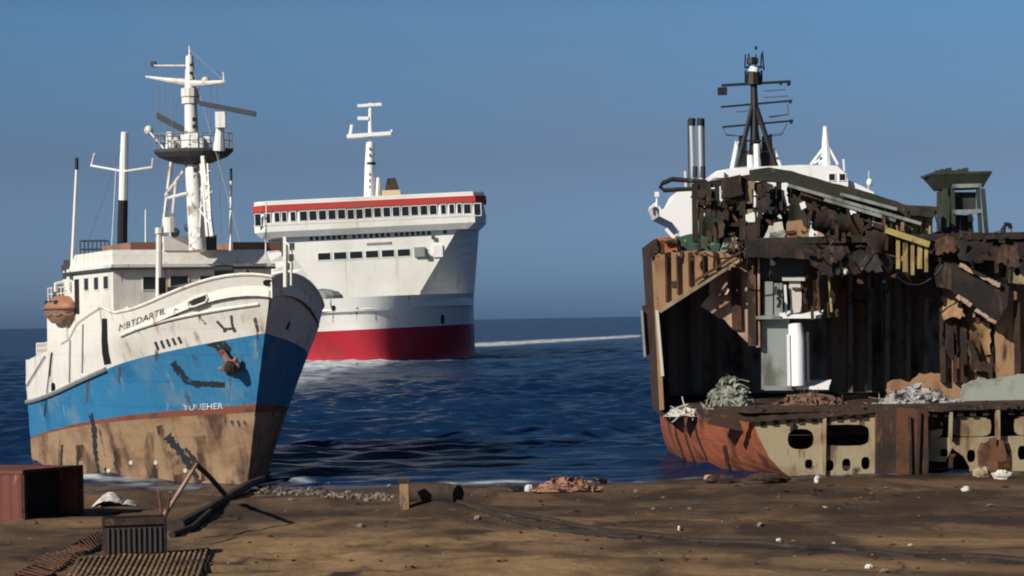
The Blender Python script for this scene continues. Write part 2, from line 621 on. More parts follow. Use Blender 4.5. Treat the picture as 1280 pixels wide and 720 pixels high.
# value noise (for terrain, foam)
def vnoise(x, y, seed):
    if seed not in _TB:
        _TB[seed] = np.random.default_rng(seed).random((256, 256))
    tb = _TB[seed]
    xi, yi = np.floor(x).astype(int), np.floor(y).astype(int)
    fx, fy = sm(x - xi), sm(y - yi)
    g = lambda a, b: tb[a % 256, b % 256]
    return ((g(xi, yi) * (1 - fx) + g(xi + 1, yi) * fx) * (1 - fy) + (g(xi, yi + 1) * (1 - fx) + g(xi + 1, yi + 1) * fx) * fy)


def fbm(x, y, seed, o=4):
    s, a, t = 0, 1.0, 0
    for k in range(o):
        s = s + a * vnoise(x * 2 ** k, y * 2 ** k, seed + k)
        t += a
        a *= .55
    return s / t


def np_grid(name, X, Y, Zz, material, attrs=None):
    nr, nc = X.shape
    me = bpy.data.meshes.new(name)
    co = np.stack([X, Y, Zz], -1).reshape(-1, 3)
    idx = np.arange(nr * nc).reshape(nr, nc)
    q = np.stack([idx[:-1, :-1], idx[:-1, 1:], idx[1:, 1:], idx[1:, :-1]], -1).reshape(-1, 4)
    me.vertices.add(len(co))
    me.vertices.foreach_set('co', co.ravel())
    me.loops.add(q.size)
    me.loops.foreach_set('vertex_index', q.ravel())
    me.polygons.add(len(q))
    me.polygons.foreach_set('loop_start', np.arange(0, q.size, 4))
    me.polygons.foreach_set('use_smooth', np.ones(len(q), bool))
    for k, a in (attrs or {}).items():
        at = me.attributes.new(k, 'FLOAT', 'POINT')
        at.data.foreach_set('value', a.ravel().astype(np.float32))
    me.update(calc_edges=True)
    me.validate()
    me.materials.append(material)
    o = bpy.data.objects.new(name, me)
    col.objects.link(o)
    o['kind'] = 'structure'
    return o


# ------------------------------------------------------------------ height of the beach
RUTS = [(3, 74, (.94, -.34), .004), (4.2, 75.2, (.94, -.34), .004), (14, 80, (.99, .10), .003), (15, 70, (.97, -.22), -.002), (-3, 66, (.9, .43), .01), (8, 66, (.98, -.18), .006), (-6, 86, (.99, .12), .0), (20, 88, (.97, .2), .0), (9, 90, (.995, -.08), .002), (0, 60, (.96, .25), .004)]


def ground_z(x, y):
    x, y = np.asarray(x, float), np.asarray(y, float)
    edge = y - 1.6 * (fbm(x / 6.0, x * 0 + 3.3, 21, 3) - .5) * 2
    spit = 9.0 * np.exp(-((x + 19) / 9.0) ** 4)
    z = 1.0 - .74 * sm((edge - 52) / 45) - .20 * sm((edge - 97.5) / 4) - 2.2 * sm((edge - spit - 98.6) / 9)
    for cx, cy, rx, ry, hh in ((-2.9, 82.5, 2.0, 1.6, .42), (-2.2, 81.0, 1.6, 1.0, .2), (-17.3, 91.5, 2.6, 2.0, .5), (-10.2, 88, 3.2, 3.0, .2), (12, 92, 5, 3, .12), (18, 84, 6, 3, .2), (2.5, 92, 2.5, 2, .12)):
        z += hh * np.exp(-((x - cx) / rx) ** 2 - ((y - cy) / ry) ** 2)
    near = 1 - .55 * sm((y - 80) / 18)
    z += .36 * (fbm(x / 5.5, y / 4.0, 22, 4) - .5) * sm((y - 45) / 10) * near
    z += .13 * (fbm(x / 1.1, y / 1.1, 25, 4) - .5)
    # ruts left by dragged plates and wheels
    for k, (x0, y0, sl, bend) in enumerate(RUTS):
        u = (x - x0) * sl[0] + (y - y0) * sl[1]
        v = -(x - x0) * sl[1] + (y - y0) * sl[0] + bend * u * u
        v = v + .35 * (fbm(u / 3.0, u * 0 + k, 90 + k, 2) - .5)
        z += (-.11 * np.exp(-(v / .22) ** 2) + .07 * np.exp(-((np.abs(v) - .42) / .18) ** 2)) * np.exp(-(u / 13.0) ** 4)
    return z



# ------------------------------------------------------------------ sea
d1 = np.geomspace(88, 620, 430)
d2 = np.geomspace(640, 30000, 60)
rows = np.concatenate([d1, d2])
tans = np.concatenate([np.linspace(-1.2, -.30, 30), np.linspace(-.29, .29, 380), np.linspace(.30, 1.2, 30)])
SY, ST = np.meshgrid(rows, tans, indexing='ij')
SX = ST * SY
SZ = np.zeros_like(SX)
fade = 1 / (1 + (SY / 420) ** 2)
for k in range(46):
    L = 1.6 * (22 / 1.6) ** rng.random()
    th = rng.normal(0, .55)
    kx, ky = math.sin(th) * 2 * math.pi / L, math.cos(th) * 2 * math.pi / L
    amp = .0105 * L ** .85 * (1.35 if L < 6 else .38)
    ph = rng.random() * 6.28
    if L < 4:
        amp = amp * (SY < 260)
    s = np.sin(kx * SX + ky * SY + ph)
    SZ += amp * fade * (s + .35 * s * s)
SZ *= (.62 + .8 * fbm(SX / 30, SY / 45, 40, 2)) * (.34 + .66 * sm((SY - 104) / 40))
# foam where the ferry pushes through the water, and her wake
_a = Vector((FO.x, FO.y, 0))
fx = (SX - _a.x) * Fx0.x + (SY - _a.y) * Fx0.y
fy = (SX - _a.x) * Fy.x + (SY - _a.y) * Fy.y
hbw = 20.2 * np.sin(np.pi / 2 * np.clip(fy / 30, 0, 1)) ** .8
near = np.where(fy > 0, np.abs(fx) - hbw, np.hypot(fx, fy * .45))
foam = 1.25 * np.exp(-np.clip(near, 0, None) / 4.5) * (fy < 60) * np.where(fx < 4, 1.0, .45)
foam += 1.5 * np.exp(-((fx + 6) / 7.5) ** 2 - ((fy + 26) / 32.0) ** 2)
foam += .6 * np.exp(-((fx + 7) / 8.0) ** 2 - ((fy + 110) / 50.0) ** 2)
w0, w1 = PG(588, 432, 0), PG(792, 420.5, 0)
t = np.clip((SX - w0.x) / (w1.x - w0.x), 0, 1)
wy = w0.y + (w1.y - w0.y) * t
foam += 1.6 * np.exp(-((SY - wy) / (24 + 18 * (1 - t))) ** 2) * (SX > w0.x - 8) * (SX < w1.x + 4) * (.75 + .5 * fbm(SX / 9, SY / 60, 9, 2))
SZ += .7 * np.clip(foam, 0, 1) * (SY < 600) * (fbm(SX / 2.2, SY / 5, 60, 3))
# thin foam where the water runs out on the beach
gzz = ground_z(SX, SY)
SZ = np.where(gzz > .10, -.5, SZ)
foam += .75 * np.exp(-((gzz + .06) / .10) ** 2) * sm((fbm(SX / 2.6, SY / 1.2, 77, 3) - .42) * 6) * (SY < 125)

ms = bpy.data.materials.new('sea water')
ms.use_nodes = True
nt = ms.node_tree
b = nt.nodes['Principled BSDF']
tcn = nt.nodes.new('ShaderNodeTexCoord')


def nnode(scale, sc=1.0, det=3, dis=0.0):
    mp = nt.nodes.new('ShaderNodeMapping')
    mp.inputs['Scale'].default_value = scale
    nt.links.new(tcn.outputs['Object'], mp.inputs[0])
    n = nt.nodes.new('ShaderNodeTexNoise')
    n.inputs['Scale'].default_value = sc
    n.inputs['Detail'].default_value = det
    n.inputs['Distortion'].default_value = dis
    nt.links.new(mp.outputs[0], n.inputs['Vector'])
    return n


def mapr(src, a, b_, c=0.0, d=1.0):
    mr = nt.nodes.new('ShaderNodeMapRange')
    mr.interpolation_type = 'SMOOTHSTEP'
    for k, v in zip(('From Min', 'From Max', 'To Min', 'To Max'), (a, b_, c, d)):
        mr.inputs[k].default_value = v
    nt.links.new(src, mr.inputs['Value'])
    return mr.outputs[0]


def mixc(fac, a, b_):
    m_ = nt.nodes.new('ShaderNodeMix')
    m_.data_type = 'RGBA'
    for s_, v in ((0, fac), (6, a), (7, b_)):
        if isinstance(v, tuple):
            m_.inputs[s_].default_value = (*v, 1)
        elif isinstance(v, float):
            m_.inputs[s_].default_value = v
        else:
            nt.links.new(v, m_.inputs[s_])
    return m_.outputs[2]


def math_(op, a, b_):
    m_ = nt.nodes.new('ShaderNodeMath')
    m_.operation = op
    for i, v in enumerate((a, b_)):
        if isinstance(v, float):
            m_.inputs[i].default_value = v
        else:
            nt.links.new(v, m_.inputs[i])
    return m_.outputs[0]


at = nt.nodes.new('ShaderNodeAttribute')
at.attribute_name = 'foam'
brk = nnode((.35, .12, .35), 1.0, 5)
fm = math_('MULTIPLY', at.outputs['Fac'], mapr(brk.outputs['Fac'], .34, .58, .35, 1.35))
caps = math_('MULTIPLY', mapr(nnode((.22, .09, .3), 1.0, 6, .6).outputs['Fac'], .70, .78), .5)
fm = math_('MAXIMUM', fm, caps)
fmc = nt.nodes.new('ShaderNodeClamp')
nt.links.new(fm, fmc.inputs[0])
wc = mixc(mapr(nnode((.012, .02, .02), 1.0, 3).outputs['Fac'], .4, .62), (.004, .018, .058), (.008, .032, .086))
cc = mixc(fmc.outputs[0], wc, (.56, .60, .63))
nt.links.new(cc, b.inputs['Base Color'])
b.inputs['IOR'].default_value = 1.333
b.inputs['Specular IOR Level'].default_value = .028
nt.links.new(mapr(fmc.outputs[0], 0.0, .6, .22, .8), b.inputs['Roughness'])
b1 = nnode((.55, .9, .5), 1.0, 4, .3)
b2 = nnode((.10, .22, .1), 1.0, 3, .2)
hsum = math_('ADD', math_('MULTIPLY', b1.outputs['Fac'], .45), math_('MULTIPLY', b2.outputs['Fac'], 1.6))
bp = nt.nodes.new('ShaderNodeBump')
bp.inputs['Strength'].default_value = 1.0
bp.inputs['Distance'].default_value = .6
nt.links.new(hsum, bp.inputs['Height'])
nt.links.new(bp.outputs[0], b.inputs['Normal'])
np_grid('sea', SX, SY, SZ, ms, {'foam': foam})

# ------------------------------------------------------------------ beach
by = np.concatenate([np.linspace(-60, 45, 22), np.linspace(46, 104, 330), np.linspace(105, 130, 8)])
bx = np.concatenate([np.linspace(-400, -36, 26), np.linspace(-35, 35, 420), np.linspace(36, 400, 26)])
BY, BX = np.meshgrid(by, bx, indexing='ij')


BZ = ground_z(BX, BY)
_bx, _by, _bz = bx.tolist(), by.tolist(), BZ.tolist()


def gz(x, y):
    i = max(0, min(len(_by) - 2, bisect.bisect_right(_by, y) - 1))
    j = max(0, min(len(_bx) - 2, bisect.bisect_right(_bx, x) - 1))
    u = (y - _by[i]) / (_by[i + 1] - _by[i])
    v = (x - _bx[j]) / (_bx[j + 1] - _bx[j])
    return (_bz[i][j] * (1 - v) + _bz[i][j + 1] * v) * (1 - u) + (_bz[i + 1][j] * (1 - v) + _bz[i + 1][j + 1] * v) * u


def G(px, py, lift=0.0):
    """point of the beach seen at a photo pixel"""
    d = ray(px, py)
    s = 40.0
    while s < 130:
        p = CAM + d * s
        if p.z <= gz(p.x, p.y):
            break
        s += .12
    p = CAM + d * s
    p.z = gz(p.x, p.y) + lift
    return p


mg = bpy.data.materials.new('oily beach earth')
mg.use_nodes = True
nt = mg.node_tree
b = nt.nodes['Principled BSDF']
tcn = nt.nodes.new('ShaderNodeTexCoord')
b.inputs['Roughness'].default_value = .9
b.inputs['Specular IOR Level'].default_value = .2
c = mixc(mapr(nnode((.20, .12, .3), 1.0, 6, .8).outputs['Fac'], .40, .60), (.060, .037, .024), (.15, .092, .052))
at = nt.nodes.new('ShaderNodeAttribute')
at.attribute_name = 'sand'
sn = nnode((.35, .22, .3), 1.0, 6, .5)
sfac = math_('MULTIPLY', at.outputs['Fac'], mapr(sn.outputs['Fac'], .30, .56, .1, 1.0))
c = mixc(sfac, c, (.30, .19, .092))
c = mixc(mapr(nnode((.14, .16, .3), 1.0, 5, 1.2).outputs['Fac'], .58, .70), c, (.050, .034, .025))
c = mixc(mapr(nnode((.55, .25, .5), 1.0, 6, 1.0).outputs['Fac'], .62, .74), c, (.045, .030, .024))
c = mixc(mapr(nnode((2.6, 2.0, 2.6), 1.0, 4).outputs['Fac'],   .69, .78), c, (.20, .145, .095))
at3 = nt.nodes.new('ShaderNodeAttribute')
at3.attribute_name = 'rut'
c = mixc(at3.outputs['Fac'], c, (.050, .033, .023))
at4 = nt.nodes.new('ShaderNodeAttribute')
at4.attribute_name = 'wet'
c = mixc(math_('MULTIPLY', at4.outputs['Fac'], .8), c, (.030, .021, .016))
nt.links.new(mapr(at4.outputs['Fac'], 0.0, 1.0, .9, .30), b.inputs['Roughness'])
at2 = nt.nodes.new('ShaderNodeAttribute')
at2.attribute_name = 'oil'
c = mixc(math_('MULTIPLY', at2.outputs['Fac'], mapr(nnode((.6, .3, .6), 1.0, 5).outputs['Fac'], .3, .6, .4, 1.0)), c, (.034, .023, .018))
nt.links.new(c, b.inputs['Base Color'])
bp = nt.nodes.new('ShaderNodeBump')
bp.inputs['Strength'].default_value = .9
bp.inputs['Distance'].default_value = .12
nt.links.new(nnode((1.6, 1.6, 1.6), 1.0, 7).outputs['Fac'], bp.inputs['Height'])
nt.links.new(bp.outputs[0], b.inputs['Normal'])
_s0 = G(440, 720)
sand = np.zeros_like(BX)
oil = np.zeros_like(BX)
for (px, py, rx, ry, s) in ((400, 690, 4.2, 9, 1.0), (560, 680, 4.0, 6, 1.0), (700, 705, 3.2, 4, .9), (300, 665, 3, 5, .6), (640, 655, 4, 5, .5), (840, 700, 4, 3.5, .8), (1000, 708, 5, 3, .7), (1180, 680, 4, 3, .5), (820, 650, 5, 4, .5), (60, 660, 3, 6, .5)):
    p = G(px, py)
    sand = np.maximum(sand, s * np.exp(-((BX - p.x) / rx) ** 4 - ((BY - p.y) / ry) ** 4))
for (px, py, rx, ry, s) in ((330, 640, 3.5, 2.6, .9), (900, 620, 6, 5, .8), (1150, 640, 6, 7, .6), (760, 640, 4, 2.2, .7), (30, 690, 1.6, 5, .9), (1100, 690, 5, 1.5, .8), (980, 655, 5, 2.5, .7), (250, 655, 2, 3, .9), (480, 640, 5, 2, .6)):
    p = G(px, py)
    oil = np.maximum(oil, s * np.exp(-((BX - p.x) / rx) ** 2 - ((BY - p.y) / ry) ** 2))
for pts, r_, s_ in (([(570, 629), (655, 650), (760, 666), (940, 684), (1130, 696), (1290, 705)], .42, 1.0), ([(640, 690), (820, 700), (1000, 712), (1280, 722)], .5, .7),
                    ([(700, 636), (880, 642), (1060, 640), (1285, 650)], .9, .8), ([(290, 645), (420, 640), (560, 646), (640, 655)], .8, .85), ([(820, 622), (1000, 618), (1280, 626)], 1.1, .7),
                    ([(0, 660), (60, 668), (120, 672)], .8, .7), ([(860, 668), (1050, 664), (1285, 672)], .5, .6), ([(330, 668), (470, 672), (600, 668)], .35, .45)):
    for q in resample(pts, 9):
        p = G(*q)
        jx = .25 * (vnoise(np.array([p.x / 2.0]), np.array([p.y]), 71)[0] - .5)
        oil = np.maximum(oil, s_ * np.exp(-(((BX - p.x) / (r_ * 1.6)) ** 2 + ((BY - p.y - jx) / (r_ * 1.9)) ** 2)))
rut = np.zeros_like(BX)
for k, (x0, y0, sl_, bend) in enumerate(RUTS):
    u = (BX - x0) * sl_[0] + (BY - y0) * sl_[1]
    v = -(BX - x0) * sl_[1] + (BY - y0) * sl_[0] + bend * u * u + .35 * (fbm(u / 3.0, u * 0 + k, 90 + k, 2) - .5)
    rut = np.maximum(rut, .85 * np.exp(-(v / .26) ** 2) * np.exp(-(u / 13.0) ** 4))
rut *= .35 + .65 * (fbm(BX / 1.2, BY / 1.2, 33, 3) > .45)
wet = sm((BY - 94.0 - 3 * (fbm(BX / 4, BY / 4, 44, 3) - .5)) / 3.5)
np_grid('beach_ground', BX, BY, BZ, mg, {'sand': sand, 'oil': oil, 'rut': rut, 'wet': wet})

scene.cycles.filter_width = 2.0

# ================================================================== beached blue and white ship
PSI = math.radians(26.5)
AO = P(309, 607, 103)
AO.z = 0.0
Ax = Vector((-math.sin(PSI), math.cos(PSI), 0))
Ay = Vector((-math.cos(PSI), -math.sin(PSI), 0))
ship = root('beached_ship', AO, 'blue and white ship with a tan bottom run up on the beach, bow first', 'ship', Ax, Ay)
LEN = 25.2
ZB, ZT = -1.6, 10.1


def A(x, y, z):
    return AO + Ax * x + Ay * y + Zv * z


def QA(px, py, axis, val):
    n = {'x': Ax, 'y': Ay}[axis]
    return on_plane(px, py, AO + n * val, n)


def locA(p):
    d = p - AO
    return d.dot(Ax), d.dot(Ay), p.z


def xs(z):
    t = max(0.0, z) / ZT
    return -4.1 * t ** 1.1


def hbA(d, t):
    lo = 4.9 * math.sin(math.pi / 2 * min(1, max(0, d) / 15)) ** .9
    hi = 6.3 * math.sin(math.pi / 2 * min(1, max(0, d) / 8.2)) ** .97
    k = min(1, max(0, t)) ** 1.3
    s = 1 - .16 * max(0, (d - 17) / 12) ** 2
    return (lo * (1 - k) + hi * k) * s


def solve_line(pts, zguess):
    """height of a hull line at stations x from its photo pixels (starboard side)"""
    res = []
    for px, py in pts:
        best = None
        for i in range(600):
            x = -4.1 + (LEN + 4.1) * i / 599
            z = zguess
            for _ in range(3):
                d = x - xs(z)
                h = hbA(d, (z - ZB) / (ZT - ZB)) if d > 0 else 0
                q = A(x, h, 0)
                z = P(px, py, q.y).z
            if x - xs(z) < 0:
                continue
            err = abs(P(px, py, q.y).x - q.x)
            if best is None or err < best[0]:
                best = (err, x - xs(z), z)
        res.append((best[1], best[2]))
    res.sort()
    return res


L_top = solve_line([(345, 347), (330, 344), (312, 343), (275, 347), (242, 354), (200, 371), (165, 385), (150, 389)], 9)
L_kn = solve_line([(342, 379), (330, 380), (260, 388), (215, 399), (180, 410), (150, 420)], 8)
L_bl = solve_line([(328, 419), (290, 423), (250, 429), (200, 440), (150, 456), (110, 473), (80, 487), (50, 497), (28, 503)], 6)
L_r1 = solve_line([(316, 507), (250, 510), (200, 513), (150, 520), (100, 530), (70, 537), (47, 543)], 3)
L_r0 = solve_line([(315, 517), (250, 518), (200, 521), (150, 527), (100, 534), (47, 545)], 3)


def ev(L, d):
    return float(np.interp(d, [p[0] for p in L], [p[1] for p in L]))


def smooth(L, deg):
    c = np.polyfit([p[0] for p in L], [p[1] for p in L], deg)
    return lambda d: float(np.polyval(c, d))


f_top0 = smooth(L_top, 3)
f_bl = smooth(L_bl, 3)
f_r1 = smooth(L_r1, 2)
f_r0 = smooth(L_r0, 2)
dk_end = L_kn[-1][0]
f_kn0 = smooth(L_kn, 2)
# upper edge aft of the bulwark: deckhouse side, then the low poop
L_aft = solve_line([(137, 392), (120, 384), (106, 394), (93, 404), (84, 424), (62, 437), (33, 450)], 7)
d_top_end = L_top[-1][0]


def f_top(d):
    if d < d_top_end:
        return f_top0(max(d, 0))
    return ev([(d_top_end, f_top0(d_top_end))] + [p for p in L_aft if p[0] > d_top_end + .1], d)


def f_kn(d):
    a, b = f_bl(d), f_top(d)
    k = f_kn0(min(d, dk_end)) if d < dk_end else a + (b - a) * .45
    return max(a + .25, min(b - .25, k))


stations = sorted(set([0, .12, .3, .6, 1, 1.5, 2, 2.6, 3.3, 4] + list(np.linspace(4.5, LEN + 3.3, 48))))
hullmb = MB()
rowmi = []
BANDS = [(0, 8), (1, 1), (2, 5), (3, 4), (3, 3)]      # (material, subdivisions)


def zrows(d):
    ks = [ZB, f_r0(d), f_r1(d), f_bl(d), f_kn(d), f_top(d)]
    ks[2] = max(ks[2], ks[1] + .1)
    out = [ks[0]]
    for (m_, n), a, b in zip(BANDS, ks[:-1], ks[1:]):
        out += [a + (b - a) * i / n for i in range(1, n + 1)]
    return out


for m_, n in BANDS:
    rowmi += [m_] * n
sideS, sideP = [], []
NR = len(rowmi) + 1
for j in range(NR):
    rs, rp_ = [], []
    for d in stations:
        z = zrows(d)[j]
        # the bulwark strake above the knuckle stands straighter than the flare below it
        zz = min(z, f_kn(d)) + .35 * max(0, z - f_kn(d))
        h = hbA(d, (zz - ZB) / (ZT - ZB))
        x = min(xs(z) + d, LEN)
        rs.append(A(x, h, z))
        rp_.append(A(x, -h, z))
    sideS.append(rs)
    sideP.append(rp_)
hullmb.grid(sideS, rowmi=rowmi)
hullmb.grid(sideP, rowmi=rowmi)
hullmb.grid([[r[-1] for r in sideS], [r[-1] for r in sideP]], 2)
hullmb.grid([[r[-1] for r in sideS], [r[-1] for r in sideP]], 3)
hull_bvh = hullmb.bvh()
# transom only once: rebuild cleanly
hm = MB()
hm.grid(sideS, rowmi=rowmi)
hm.grid(sideP, rowmi=rowmi)
for j in range(NR - 1):
    hm.add([sideS[j][-1], sideS[j + 1][-1], sideP[j + 1][-1], sideP[j][-1]], [(0, 1, 2, 3)], rowmi[j])
# inside of the bulwark and the deck
top_s, top_p = sideS[-1], sideP[-1]
inn_s = [A(locA(p)[0] + .05, max(0, locA(p)[1] - .22), locA(p)[2] - .01) for p in top_s]
inn_p = [A(locA(p)[0] + .05, min(0, locA(p)[1] + .22), locA(p)[2] - .01) for p in top_p]
dk_s = [p - Zv * (1.0 if locA(p)[0] < 7 else .35) for p in inn_s]
dk_p = [p - Zv * (1.0 if locA(p)[0] < 7 else .35) for p in inn_p]
hm.grid([top_s, inn_s, dk_s, dk_p, inn_p, top_p], rowmi=[3, 3, 4, 3, 3])
hull = hm.build('hull', ['tan', 'boot', 'blue', 'white', 'roofbrown'], ship, smooth=True)
ABVH = hm.bvh()

# rub rails and the knuckle line, part of the hull's outside
k = MB()
pk = [sideS[-4][i] for i in range(2, len(stations)) if stations[i] < dk_end]
k.tube([p + Ay * .03 for p in pk], .07, 6)
k.build('knuckle_rail', 'white', hull)
k = MB()
zr = [(d, f_bl(d)) for d in np.linspace(8.5, LEN + 2, 34)]
k.tube([A(min(xs(z) + d, LEN), hbA(d, (z - ZB) / (ZT - ZB)) + .05, z) for d, z in zr], .13, 6)
k.build('rub_rail', 'grey', hull)
k = MB()
k.tube([p + Zv * .03 for p in top_s[:34]], .08, 6)
k.tube([p + Zv * .03 for p in top_p[:34]], .08, 6)
k.build('bulwark_rail', 'white', hull)
k = MB()
stem = [A(xs(z) - .05, 0, z) for z in np.linspace(-1, 3.4, 16)]
k.tube(stem, .06, 8)
k.build('stem_bar', 'tan', hull)

# marks on the hull
mk = MB()
text_on(mk, ABVH, 'MBTDARTIL', (149, 414), (207, 392), 8.5, shear=(.1, 1))
mk.build('name_lettering', 'mark', hull)
mk = MB()
for i in range(5):
    x = 194 + i * 7.2
    stroke(mk, ABVH, [(x, 427 - i * 1.5), (x + 4, 437 - i * 2)], 3.2)
mk.build('scupper_mark', 'darkgrey', hull)
stroke(MB(), ABVH, [(271, 401), (281, 412), (291, 410), (289, 394)], 3.2).build('bow_mark', 'mark', hull)
stroke(MB(), ABVH, [(281, 409), (281, 415)], 4).build('bow_mark', 'mark', hull)
stroke(MB(), ABVH, [(291, 409), (294, 415)], 4).build('bow_mark', 'mark', hull)
stroke(MB(), ABVH, [(248, 393), (257, 405)], 2.2).build('bow_mark', 'mark', hull)
stroke(MB(), ABVH, [(318, 397), (322, 412), (322, 424)], lambda t: 4.5 - 2.5 * t).build('bow_mark', 'mark', hull)
stroke(MB(), ABVH, [(221, 386), (219, 397)], 5).build('bow_mark', 'mark', hull)
stroke(MB(), ABVH, [(214, 398), (234, 395)], 1.6).build('bow_mark', 'mark', hull)
mk = MB()
stroke(mk, ABVH, [(216, 453), (223, 463), (234, 476), (246, 480), (262, 480), (281, 481)], lambda t: 8.5 - 1.5 * t, jit=.25, step=3)
mk.build('black_scrape', 'scuff', hull)
stroke(MB(), ABVH, [(113, 516), (118, 536), (119, 562), (125, 600)], lambda t: 6 - 2.0 * t, jit=.4, step=3).build('plate_gash', 'scuff', hull)
stroke(MB(), ABVH, [(131, 585), (142, 597), (152, 612)], 3.5, jit=.4, step=3).build('plate_gash', 'scuff', hull)
stroke(MB(), ABVH, [(78, 556), (76, 585)], 2.2, jit=.4).build('plate_gash', 'scuff', hull)
stroke(MB(), ABVH, [(209, 545), (224, 562), (236, 580), (246, 596)], lambda t: 10 - 3 * t, jit=.5, step=3).build('plate_gash', 'scuff', hull)
stroke(MB(), ABVH, [(232, 560), (241, 572), (250, 588)], 5, jit=.5, step=3).build('plate_gash', 'scuff', hull)
for p in ((136, 588), (164, 578), (195, 578), (232, 588)):
    patch(MB(), ABVH, oval(p[0], p[1], 2.6, 2.8, 8, 2), .03).build('bright_patch', 'paleplate', hull)
for i in range(3):
    stroke(MB(), ABVH, [(289 + i * 8, 525 + .5 * i), (292 + i * 8, 533)], 3.0, jit=.3, step=2).build('draft_mark', 'mark', hull)
for pts, w_ in (([(205, 530), (214, 560), (226, 590), (240, 612)], 30), ([(188, 540), (186, 575), (190, 606)], 16), ([(250, 545), (256, 575), (262, 600)], 18), ([(150, 560), (152, 604)], 22), ([(100, 556), (104, 600)], 16)):
    stroke(MB(), ABVH, pts, lambda t, w_=w_: w_ * (.6 + .5 * t), .012, jit=.15, step=3).build('hull_stain', 'stain', hull)
for x, y, l_ in ((323, 414, 26), (294, 412, 20), (262, 428, 18), (196, 436, 22), (221, 396, 24), (150, 458, 26), (110, 474, 30), (338, 356, 30), (250, 380, 26), (288, 462, 40)):
    stroke(MB(), ABVH, [(x, y), (x - 1.5, y + l_)], lambda t: 4.5 - 3 * t, .012, jit=.3, step=3).build('rust_run', 'ruststain', hull)
mk = MB()
text_on(mk, ABVH, 'YUUEHER', (229, 513), (279, 511), 7.5)
mk.build('waterline_lettering', 'markwhite', hull)
mk = MB()
stroke(mk, ABVH, [(384, 378), (392, 386), (399, 396), (404, 406)], 3.5, jit=.2)
mk.build('port_lettering', 'markwhite', hull)
mk = MB()
stroke(mk, ABVH, [(362, 402), (358, 412)], 3)
mk.build('port_mark', 'mark', hull)
# doorway cut into the side, hawse openings
mk = MB()
stroke(mk, ABVH, [(131, 398), (131, 425), (132, 440), (135, 455)], lambda t: 6 + 2.5 * t, .03)
mk.build('side_opening', 'black', hull)
mk = MB()
stroke(mk, ABVH, [(238, 379), (258, 372)], 8, .03)
mk.build('hawse_opening', 'soot', hull)
mk = MB()
pts = [hit(ABVH, x, y, .05) for x, y in resample([(236, 384), (236, 377), (243, 373), (258, 368), (260, 373), (257, 378), (244, 383), (236, 384)], 4)]
mk.tube([p for p in pts if p], .05, 6)
mk.build('hawse_rim', 'white', hull)
mk = MB()
patch(mk, ABVH, oval(335, 353, 6, 4, 10), .05)
mk.build('fairlead', 'black', hull)
mk = MB()
patch(mk, ABVH, oval(67, 484, 2.4, 6, 10), .04)
mk.build('porthole', 'glass', hull)
for x, y0, y1 in ((104, 405, 466), (88, 425, 478)):
    stroke(MB(), ABVH, [(x, y0), (x - 1, y1)], 1.6, .03).build('side_seam', 'grey', hull)
# ropes hanging off the quarter
mk = MB()
for a, b_ in (((67, 430), (30, 490)), ((67, 430), (57, 520)), ((68, 430), (64, 470))):
    pts = [hit(ABVH, a[0] + (b_[0] - a[0]) * i / 8, a[1] + (b_[1] - a[1]) * i / 8, .08) for i in range(9)]
    pts = [p for p in pts if p]
    if len(pts) > 2:
        mk.tube(pts, .035, 5)
mk.build('hanging_rope', 'darkgrey', hull)

# the anchor housed in its pocket is a part of the ship
an = MB()
patch(an, ABVH, [(256, 431), (270, 427), (283, 426), (289, 436), (284, 448), (274, 442), (268, 434)], .03)
anchor_pocket = an.build('anchor_pocket', 'scuff', hull)
an = MB()
c0, c1 = hit(ABVH, 279, 435, .25), hit(ABVH, 294, 455, .35)
an.tube([c0, c1], [.16, .2], 8)
an.ball(c1, .42, .3, .34, 0, 10, 7, .1)
a2 = hit(ABVH, 277, 458, .3)
an.tube([c1, (c1 + a2) / 2 + Zv * -.05, a2], [.22, .16, .06], 8)
a3 = hit(ABVH, 299, 444, .3)
an.tube([c1, a3], [.22, .08], 8)
anchor = an.build('anchor', 'anchorpink', ship)
an = MB()
c2 = hit(ABVH, 294, 454, .62)
an.ball(c2, .3, .2, .33, 0, 9, 7, .15)
an.build('anchor_crown', 'rust_dark', anchor)

# ------------------------------------------------------------- wheelhouse
XW = 8.0
zroof_l = locA(QA(149, 305, 'x', XW))[2]
zroof_r = locA(QA(347, 318, 'x', XW))[2]
ZR = (zroof_l + zroof_r) / 2
YW = 4.35
zline = locA(QA(200, 334, 'x', XW))[2]
ZD = f_top(XW + 3) - 1.2
wh = MB()
wh.box(A(XW, -YW, ZD), Ax * 9.5, Ay * 2 * YW, Zv * (zline - ZD))
wh.box(A(XW - .25, -YW - .15, zline), Ax * 9.9, Ay * (2 * YW + .3), Zv * .16)
# parapet leaning back a little, with raised wings
wh.box8([A(XW, -YW, zline + .16), A(XW + 9, -YW, zline + .16), A(XW + 9, YW, zline + .16), A(XW, YW, zline + .16),
         A(XW + .45, -YW + .1, ZR), A(XW + 8, -YW + .1, ZR), A(XW + 8, YW - .1, ZR), A(XW + .45, YW - .1, ZR)])
wheel = wh.build('wheelhouse', 'white', ship)
wh = MB()
wh.box(A(XW - .27, -YW - .18, zline - .13), Ax * 9.9, Ay * (2 * YW + .36), Zv * .12)
wh.build('eyebrow', 'darkgrey', wheel)
for (x0, x1) in ((163, 228), (292, 352)):
    p0, p1 = locA(QA(x0, 305, 'x', XW + .5)), locA(QA(x1, 312, 'x', XW + .5))
    rb = MB()
    rb.box(A(XW + .5, p0[1], ZR - .02), Ax * 5.5, Ay * (p1[1] - p0[1]), Zv * .42)
    rb.build('roof_locker', 'roofbrown', wheel)


